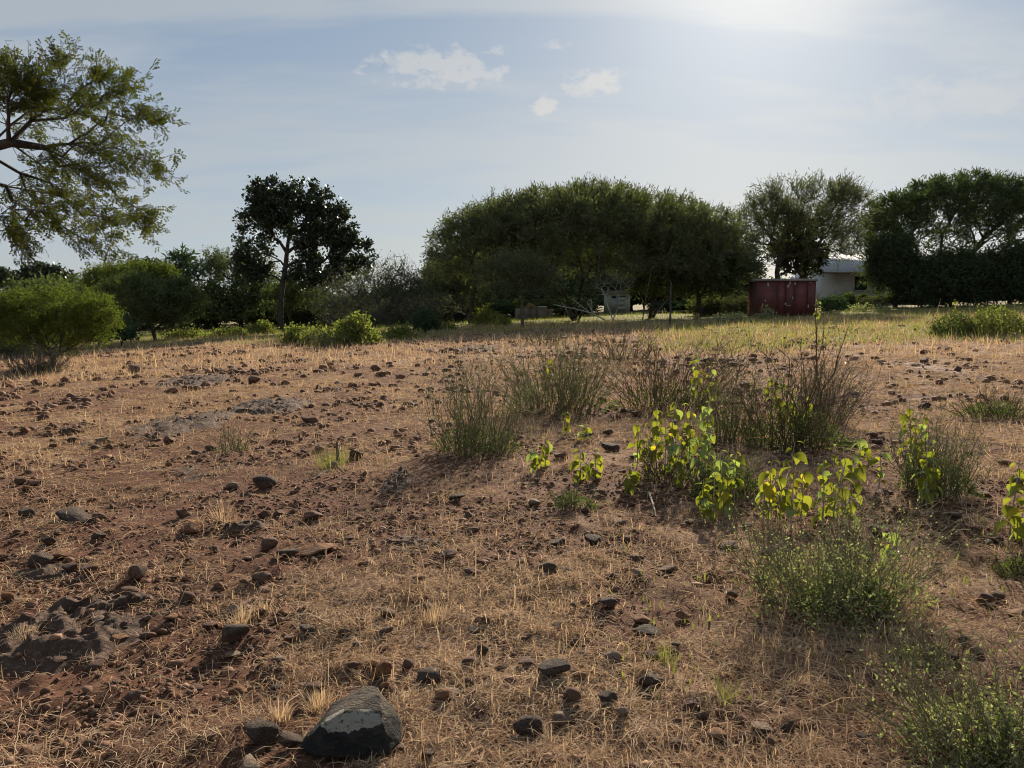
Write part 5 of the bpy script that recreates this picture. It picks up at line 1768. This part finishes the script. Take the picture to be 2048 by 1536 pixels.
TUFTS = [('pale green grass tuft around the short grey stake', 665, 935, 90, 55, 160, 'green_grass', .6), ('pale dry tuft between the blocky boulder and the brown wedge stone', 640, 1420, 70, 50, 150, 'straw', .9),
         ('low dry tuft behind the blocky boulder', 560, 1440, 60, 45, 90, 'straw', .8), ('bleached white tuft on the largest outcrop edge', 48, 1285, 55, 40, 130, 'straw', 1.0),
         ('dry tuft hiding the dark stone right of the outcrop', 480, 1250, 80, 40, 140, 'straw', .85), ('dry upright tuft right of the upright brown stone', 445, 1040, 60, 50, 90, 'straw', .6),
         ('green sprig tuft above the smooth brown stone', 1330, 1330, 50, 50, 60, 'green_grass', .4), ('thin green sprig in pale straw left of the flat pale stone', 1450, 1400, 60, 60, 50, 'green_grass', .5),
         ('pale grass tuft left of the flat-topped stone gravel', 870, 1240, 80, 45, 130, 'straw', .8), ('small bleached tuft before the flat brown slab', 530, 1225, 70, 30, 90, 'straw', .9)]


# ---------------------------------------------------------------- litter, grass and gravel nobody could count
def fan_points(n, r0, r1, rg, power=1.0, half=43.0):
    """points on the ground in the fan before the camera, density falling with distance"""
    u = rg.uniform(0, 1, n)
    if power == 1.0:
        r = r0 + (r1 - r0) * u
    else:
        e = 2 - power
        r = (r0 ** e + u * (r1 ** e - r0 ** e)) ** (1 / e)
    a = np.radians(rg.uniform(-half, half, n))
    return r * np.sin(a), r * np.cos(a), r


def blades(g, X, Y, L, Wd, az, tilt, sag, tint, rg, lift=0.0, simple=False):
    """bent blades of three triangles, far ones of one"""
    n = len(X)
    Z = height(X, Y) - Z00 + lift
    ch, sh = np.cos(az), np.sin(az)
    ct, st = np.cos(tilt), np.sin(tilt)
    bend = rg.normal(0, .35, n)
    b = np.stack([X, Y, Z], 1)
    m = b + np.stack([ch * ct * L * .5, sh * ct * L * .5, st * L * .5 + sag * L], 1)
    c2, s2 = np.cos(az + bend), np.sin(az + bend)
    t = m + np.stack([c2 * ct * L * .55, s2 * ct * L * .55, st * L * .5 - sag * L * 1.1], 1)
    side = np.stack([-sh, ch, rg.normal(0, .5, n)], 1)
    side /= np.linalg.norm(side, axis=1, keepdims=True)
    w = (Wd / 2)[:, None]
    if simple:
        V = np.stack([b - side * w * 1.3, b + side * w * 1.3, t], 1).reshape(-1, 3)
        g.add(V, tri=np.arange(n)[:, None] * 3 + [[0, 1, 2]], tint=np.repeat(tint, 3))
        return
    V = np.stack([b - side * w, b + side * w, m + side * w, m - side * w, t], 1).reshape(-1, 3)
    k = np.arange(n)[:, None] * 5
    g.add(V, tri=np.concatenate([k + [[3, 2, 4]]]), quad=k + [[0, 1, 2, 3]], tint=np.repeat(tint, 5))


def straw_layer(name, label, n, r0, r1, seed, Lm, Wm, power, thr=.25, per=14, sig=.07, up=.13):
    rg = np.random.default_rng(seed)
    g = Geo()
    nc = n // per * 2
    cx, cy, cr = fan_points(nc, r0, r1, rg, power)
    keep = rg.uniform(0, 1, nc) < np.clip((straw_mask(cx, cy) * .8 + .32) * ((.35 + .9 * sstep(fbm(cx, cy, .42, 2, 83), .35, .62)) if r0 < 5 else 1.0), 0, 1)
    cx, cy, cr = cx[keep], cy[keep], cr[keep]
    tuft = rg.uniform(0, 1, len(cx))
    k = np.repeat(np.arange(len(cx)), rg.poisson(per, len(cx)))
    m = len(k)
    s = sig * (.6 + .9 * tuft[k])
    X, Y = cx[k] + rg.normal(0, 1, m) * s, cy[k] + rg.normal(0, 1, m) * s
    L = Lm * rg.lognormal(0, .45, m)
    upright = (rg.uniform(0, 1, m) < up * (tuft[k] > .55) * 1.8)
    tilt = np.where(upright, rg.uniform(.5, 1.35, m), rg.normal(.06, .12, m))
    az = np.where(upright, np.arctan2(Y - cy[k], X - cx[k]) + rg.normal(0, .6, m), rg.uniform(0, 6.28, m))
    tint = np.clip(.30 + .35 * fbm(X, Y, .8, 2, 5) + rg.normal(0, .22, m) + .15 * upright, 0, 1)
    blades(g, X, Y, L * np.where(upright, .8, 1.0), Wm * rg.uniform(.6, 1.4, m) * np.clip(np.hypot(X, Y) / r0, 1, 2.0) ** .6, az, tilt, rg.uniform(.02, .16, m), tint, rg, .006, r0 > 5)
    link(name, g.mesh(name, M['straw']), None, label=label, cat='grass', kind='stuff')
    return m


for i_, t_a in enumerate(TUFTS):
    tuft(t_a[0], t_a[1], t_a[2], t_a[3], t_a[4], t_a[5], 960 + i_, t_a[6], t_a[7])
N1 = straw_layer('dry_grass', 'short dry straw matted over the near red soil', 118000, 2.0, 8.0, 901, .065, .0022, 1.25)
N2 = straw_layer('dry_grass', 'dry straw stubble over the middle of the slope', 130000, 8.0, 20.0, 902, .10, .0050, 1.35, sig=.10)
N3 = straw_layer('dry_grass', 'tawny dry grass over the far slope below the trees', 70000, 20.0, 46.0, 903, .20, .013, 1.2, sig=.22, up=.45)
print('straw', N1, N2, N3, round(time.time() - T0, 1))


def green_layer(name, label, n, r0, r1, seed, Lm, Wm, up, lo):
    rg = np.random.default_rng(seed)
    g = Geo()
    cx, cy, cr = fan_points(n * 3, r0, r1, rg, 1.2)
    gm = green_mask(cx, cy)
    keep = rg.uniform(0, 1, len(cx)) < np.clip((gm - lo) * 1.6, 0, 1)
    cx, cy = cx[keep][:n], cy[keep][:n]
    m = len(cx)
    L = Lm * rg.lognormal(0, .4, m)
    tint = np.clip(.25 + .5 * fbm(cx, cy, 2.0, 2, 8) + rg.normal(0, .2, m), 0, 1)
    blades(g, cx, cy, L, Wm * rg.uniform(.6, 1.5, m), rg.uniform(0, 6.28, m), rg.uniform(.5, 1.45, m), rg.uniform(.02, .12, m), tint, rg, 0, r0 > 10)
    link(name, g.mesh(name, M['green_grass']), None, label=label, cat='grass', kind='stuff')


green_layer('green_grass', 'green grass in strips below the trees', 46000, 18, 60, 911, .17, .020, .5, .22)
green_layer('green_weeds', 'sparse low green weeds between the shrubs', 5000, 3, 18, 912, .035, .008, .5, .04)


def herbs(name, label, px0, px1, y0, y1, n, seed, hpx, leafm='herb', ls=.14, group='leafy herbs under the trees'):
    """one leafy herb clump covering the box of the photograph"""
    rg = np.random.default_rng(seed)
    b = G((px0 + px1) / 2, y1)
    d = b.y
    w = (px1 - px0) * d / F / 2
    h = (y1 - y0) * d / F
    root = link(name, None, loc=b, label=label, cat='bush', group=group)
    ns = 40
    a = rg.uniform(0, 6.28, ns); q = np.sqrt(rg.uniform(0, 1, ns))
    P0 = np.stack([np.cos(a) * q * w * .9, np.sin(a) * q * w * .6, np.zeros(ns)], 1)
    P0[:, 2] = height(b.x + P0[:, 0], b.y + P0[:, 1]) - Z00 - b.z
    hh = h * np.sqrt(np.maximum(.08, 1 - q ** 2)) * rg.uniform(.75, 1.05, ns)
    P1 = P0 + np.stack([rg.normal(0, .1, ns), rg.normal(0, .1, ns), hh], 1)
    g = Geo()
    tubes(g, P0 - [0, 0, .03], P1, .012, .006, 3)
    link('stems', g.mesh('stems', M['stem_olive']), root, kind='stuff')
    gl = Geo()
    k = rg.integers(0, ns, n)
    f = rg.uniform(.15, 1.05, n)[:, None]
    C = P0[k] + (P1[k] - P0[k]) * f + rg.normal(0, .13, (n, 3)) * [1, 1, .5]
    C[:, 2] = np.maximum(C[:, 2], .03)
    leaves(gl, C, rdir(n, rg) + [0, 0, -.3], ls * rg.uniform(.6, 1.3, n), ls * .6, rg, np.clip(rg.normal(.5, .25, n), 0, 1))
    link('foliage', gl.mesh('foliage', M[leafm]), root, kind='stuff')


herbs('leafy_bush', 'largest bright green leafy bush in the meadow below the evergreen', 660, 762, 628, 690, 2600, 921, 60)
herbs('leafy_bush', 'low yellow-green herbs left of the largest leafy bush', 600, 680, 655, 690, 1300, 922, 40)
herbs('leafy_bush', 'bright green herbs between the two thin trunks and the evergreen', 496, 548, 636, 668, 1100, 923, 40)
herbs('leafy_bush', 'low green herbs right of the largest leafy bush', 765, 835, 650, 680, 1100, 924, 40)
herbs('leafy_bush', 'sunlit green bush right of the black animal', 946, 1000, 606, 650, 1300, 925, 40)
herbs('leafy_bush', 'green herbs over the black animal back', 893, 935, 612, 636, 700, 926, 40)
herbs('leafy_bush', 'small green bush before the block wall', 990, 1020, 626, 652, 500, 927, 30)
herbs('leafy_bush', 'low yellow-green herbs in the band below the thorn thicket', 835, 920, 640, 662, 800, 928, 30)
herbs('leafy_bush', 'low green herbs along the band below the flat-topped acacia', 330, 420, 655, 676, 900, 929, 30)
herbs('leafy_bush', 'low green herbs before the feathery acacia', 420, 500, 652, 672, 900, 930, 30)
herbs('leafy_bush', 'greyish weeds against the red shed corner', 1515, 1550, 612, 640, 500, 931, 30, 'shrub_pale', .10)
herbs('leafy_bush', 'dark green bush between the red shed and the white house', 1642, 1698, 590, 622, 1100, 932, 30, 'bluegreen', .18)
herbs('leafy_bush', 'yellow-green herbs beside the evergreen trunk foot', 565, 625, 648, 690, 1100, 933, 40)
herbs('leafy_bush', 'weedy strip left of the red shed', 1425, 1510, 622, 645, 900, 934, 30, 'shrub_pale', .10)
herbs('leafy_bush', 'pale weeds along the dark scrub right of the red shed', 1690, 1790, 606, 622, 900, 935, 30, 'shrub_pale', .10)


def gravel(name, label, n, r0, r1, seed, size, power, on_rock=0, crumb=False):
    rg = np.random.default_rng(seed)
    bm = bmesh.new()
    bmesh.ops.create_icosphere(bm, subdivisions=1, radius=1)
    V0 = np.array([v.co[:] for v in bm.verts])
    T0_ = np.array([[v.index for v in f.verts] for f in bm.faces])
    bm.free()
    if crumb:
        V0 = np.array([(1, 0, 0), (-1, 0, 0), (0, 1, 0), (0, -1, 0), (0, 0, 1), (0, 0, -1)], float)
        T0_ = np.array([(0, 2, 4), (2, 1, 4), (1, 3, 4), (3, 0, 4), (2, 0, 5), (1, 2, 5), (3, 1, 5), (0, 3, 5)])
    cx, cy, cr = fan_points(n * 6, r0, r1, rg, power)
    dens = np.clip(1.05 - straw_mask(cx, cy), .12, 1) * sstep(fbm(cx, cy, .9, 3, 71), .34, .62)
    for ox, oy, lx, ly, _a, _b in OUT:
        dens = np.maximum(dens, .3 * (((cx - ox) / lx) ** 2 + ((cy - oy) / ly) ** 2 < 1.3))
    keep = rg.uniform(0, 1, len(cx)) < dens
    cx, cy = cx[keep][:n], cy[keep][:n]
    m = len(cx)
    sz = size * np.minimum(rg.lognormal(0, .6, m), 2.6) * (np.clip(np.hypot(cx, cy) / 17, .42, 1.25) if r0 > 5 else 1)
    shape = rg.uniform(.7, 1.25, (m, 3)) * np.array([1, 1, .7])
    V = V0[None] * (1 + rg.normal(0, .19, (m, len(V0), 1))) * shape[:, None, :] * sz[:, None, None]
    a = rg.uniform(0, 6.28, m)
    ca, sa = np.cos(a)[:, None], np.sin(a)[:, None]
    x, y = V[..., 0] * ca - V[..., 1] * sa, V[..., 0] * sa + V[..., 1] * ca
    Z = height(cx, cy) - Z00 + sz * .2
    if on_rock:
        k0 = m - on_rock
        A_ = [(v, p) for *_u, v, p in OUT]
        w_ = np.array([lx_ * ly_ for _1, _2, lx_, ly_, _3, _4 in OUT]) ** .5
        pick = rg.choice(len(OUT), on_rock, p=w_ / w_.sum())
        for i_, pk in enumerate(pick):
            v = A_[pk][0]
            q = v[rg.integers(0, len(v))]
            cx[k0 + i_], cy[k0 + i_], Z[k0 + i_] = q[0], q[1], q[2] + sz[k0 + i_] * .25
    W_ = np.stack([x + cx[:, None], y + cy[:, None], V[..., 2] + Z[:, None]], -1).reshape(-1, 3)
    T = (T0_[None] + (np.arange(m) * len(V0))[:, None, None]).reshape(-1, 3)
    tint = np.repeat(np.clip(rg.beta(1.6, 2.2, m), 0, 1), len(V0))
    link(name, np_mesh(name, W_, [T], False, tint, M['pebble']), None, label=label, cat='gravel', kind='stuff')
    return m


mp_, t_, out_ = new_mat('pebbles')
ti = t_.n('ShaderNodeAttribute', attribute_name='tint').outputs['Fac']
cr_ = t_.n('ShaderNodeValToRGB', {0: ti})
cr_.color_ramp.elements[0].color = (.050, .033, .024, 1)
cr_.color_ramp.elements[1].color = (.29, .175, .105, 1)
for pos_, col_ in ((.3, (.105, .052, .031, 1)), (.6, (.165, .083, .048, 1))):
    e_ = cr_.color_ramp.elements.new(pos_)
    e_.color = col_
pn_ = t_.noise(t_.n('ShaderNodeTexCoord').outputs['Object'], 120, 3, .6)
pb_ = t_.n('ShaderNodeBsdfPrincipled', {'Base Color': t_.mix(t_.ramp(pn_, .4, .65, 0, .5), cr_.outputs[0], (.16, .085, .055)), 'Roughness': .9})
pb_.inputs['Specular IOR Level'].default_value = .2
t_.set(out_.inputs[0], pb_.outputs[0])
M['pebble'] = mp_
NG = gravel('gravel', 'small rounded pebbles and crumbs strewn over the near red soil', 7500, 2.0, 8.5, 941, .0105, 1.3, 450)
NG2 = gravel('gravel', 'small stones and clods strewn over the far slope', 6000, 8.0, 34.0, 942, .036, 1.35)
gravel('soil_crumbs', 'crumbs of red soil and grit between the straw', 11000, 2.0, 8.0, 943, .0075, 1.3, 0, True)
print('gravel', NG, NG2, round(time.time() - T0, 1))

write_labels()
print('triangles', sum(len(m.loops) - 2 * len(m.polygons) for m in bpy.data.meshes), 'objects', len(SC.objects), round(time.time() - T0, 1))
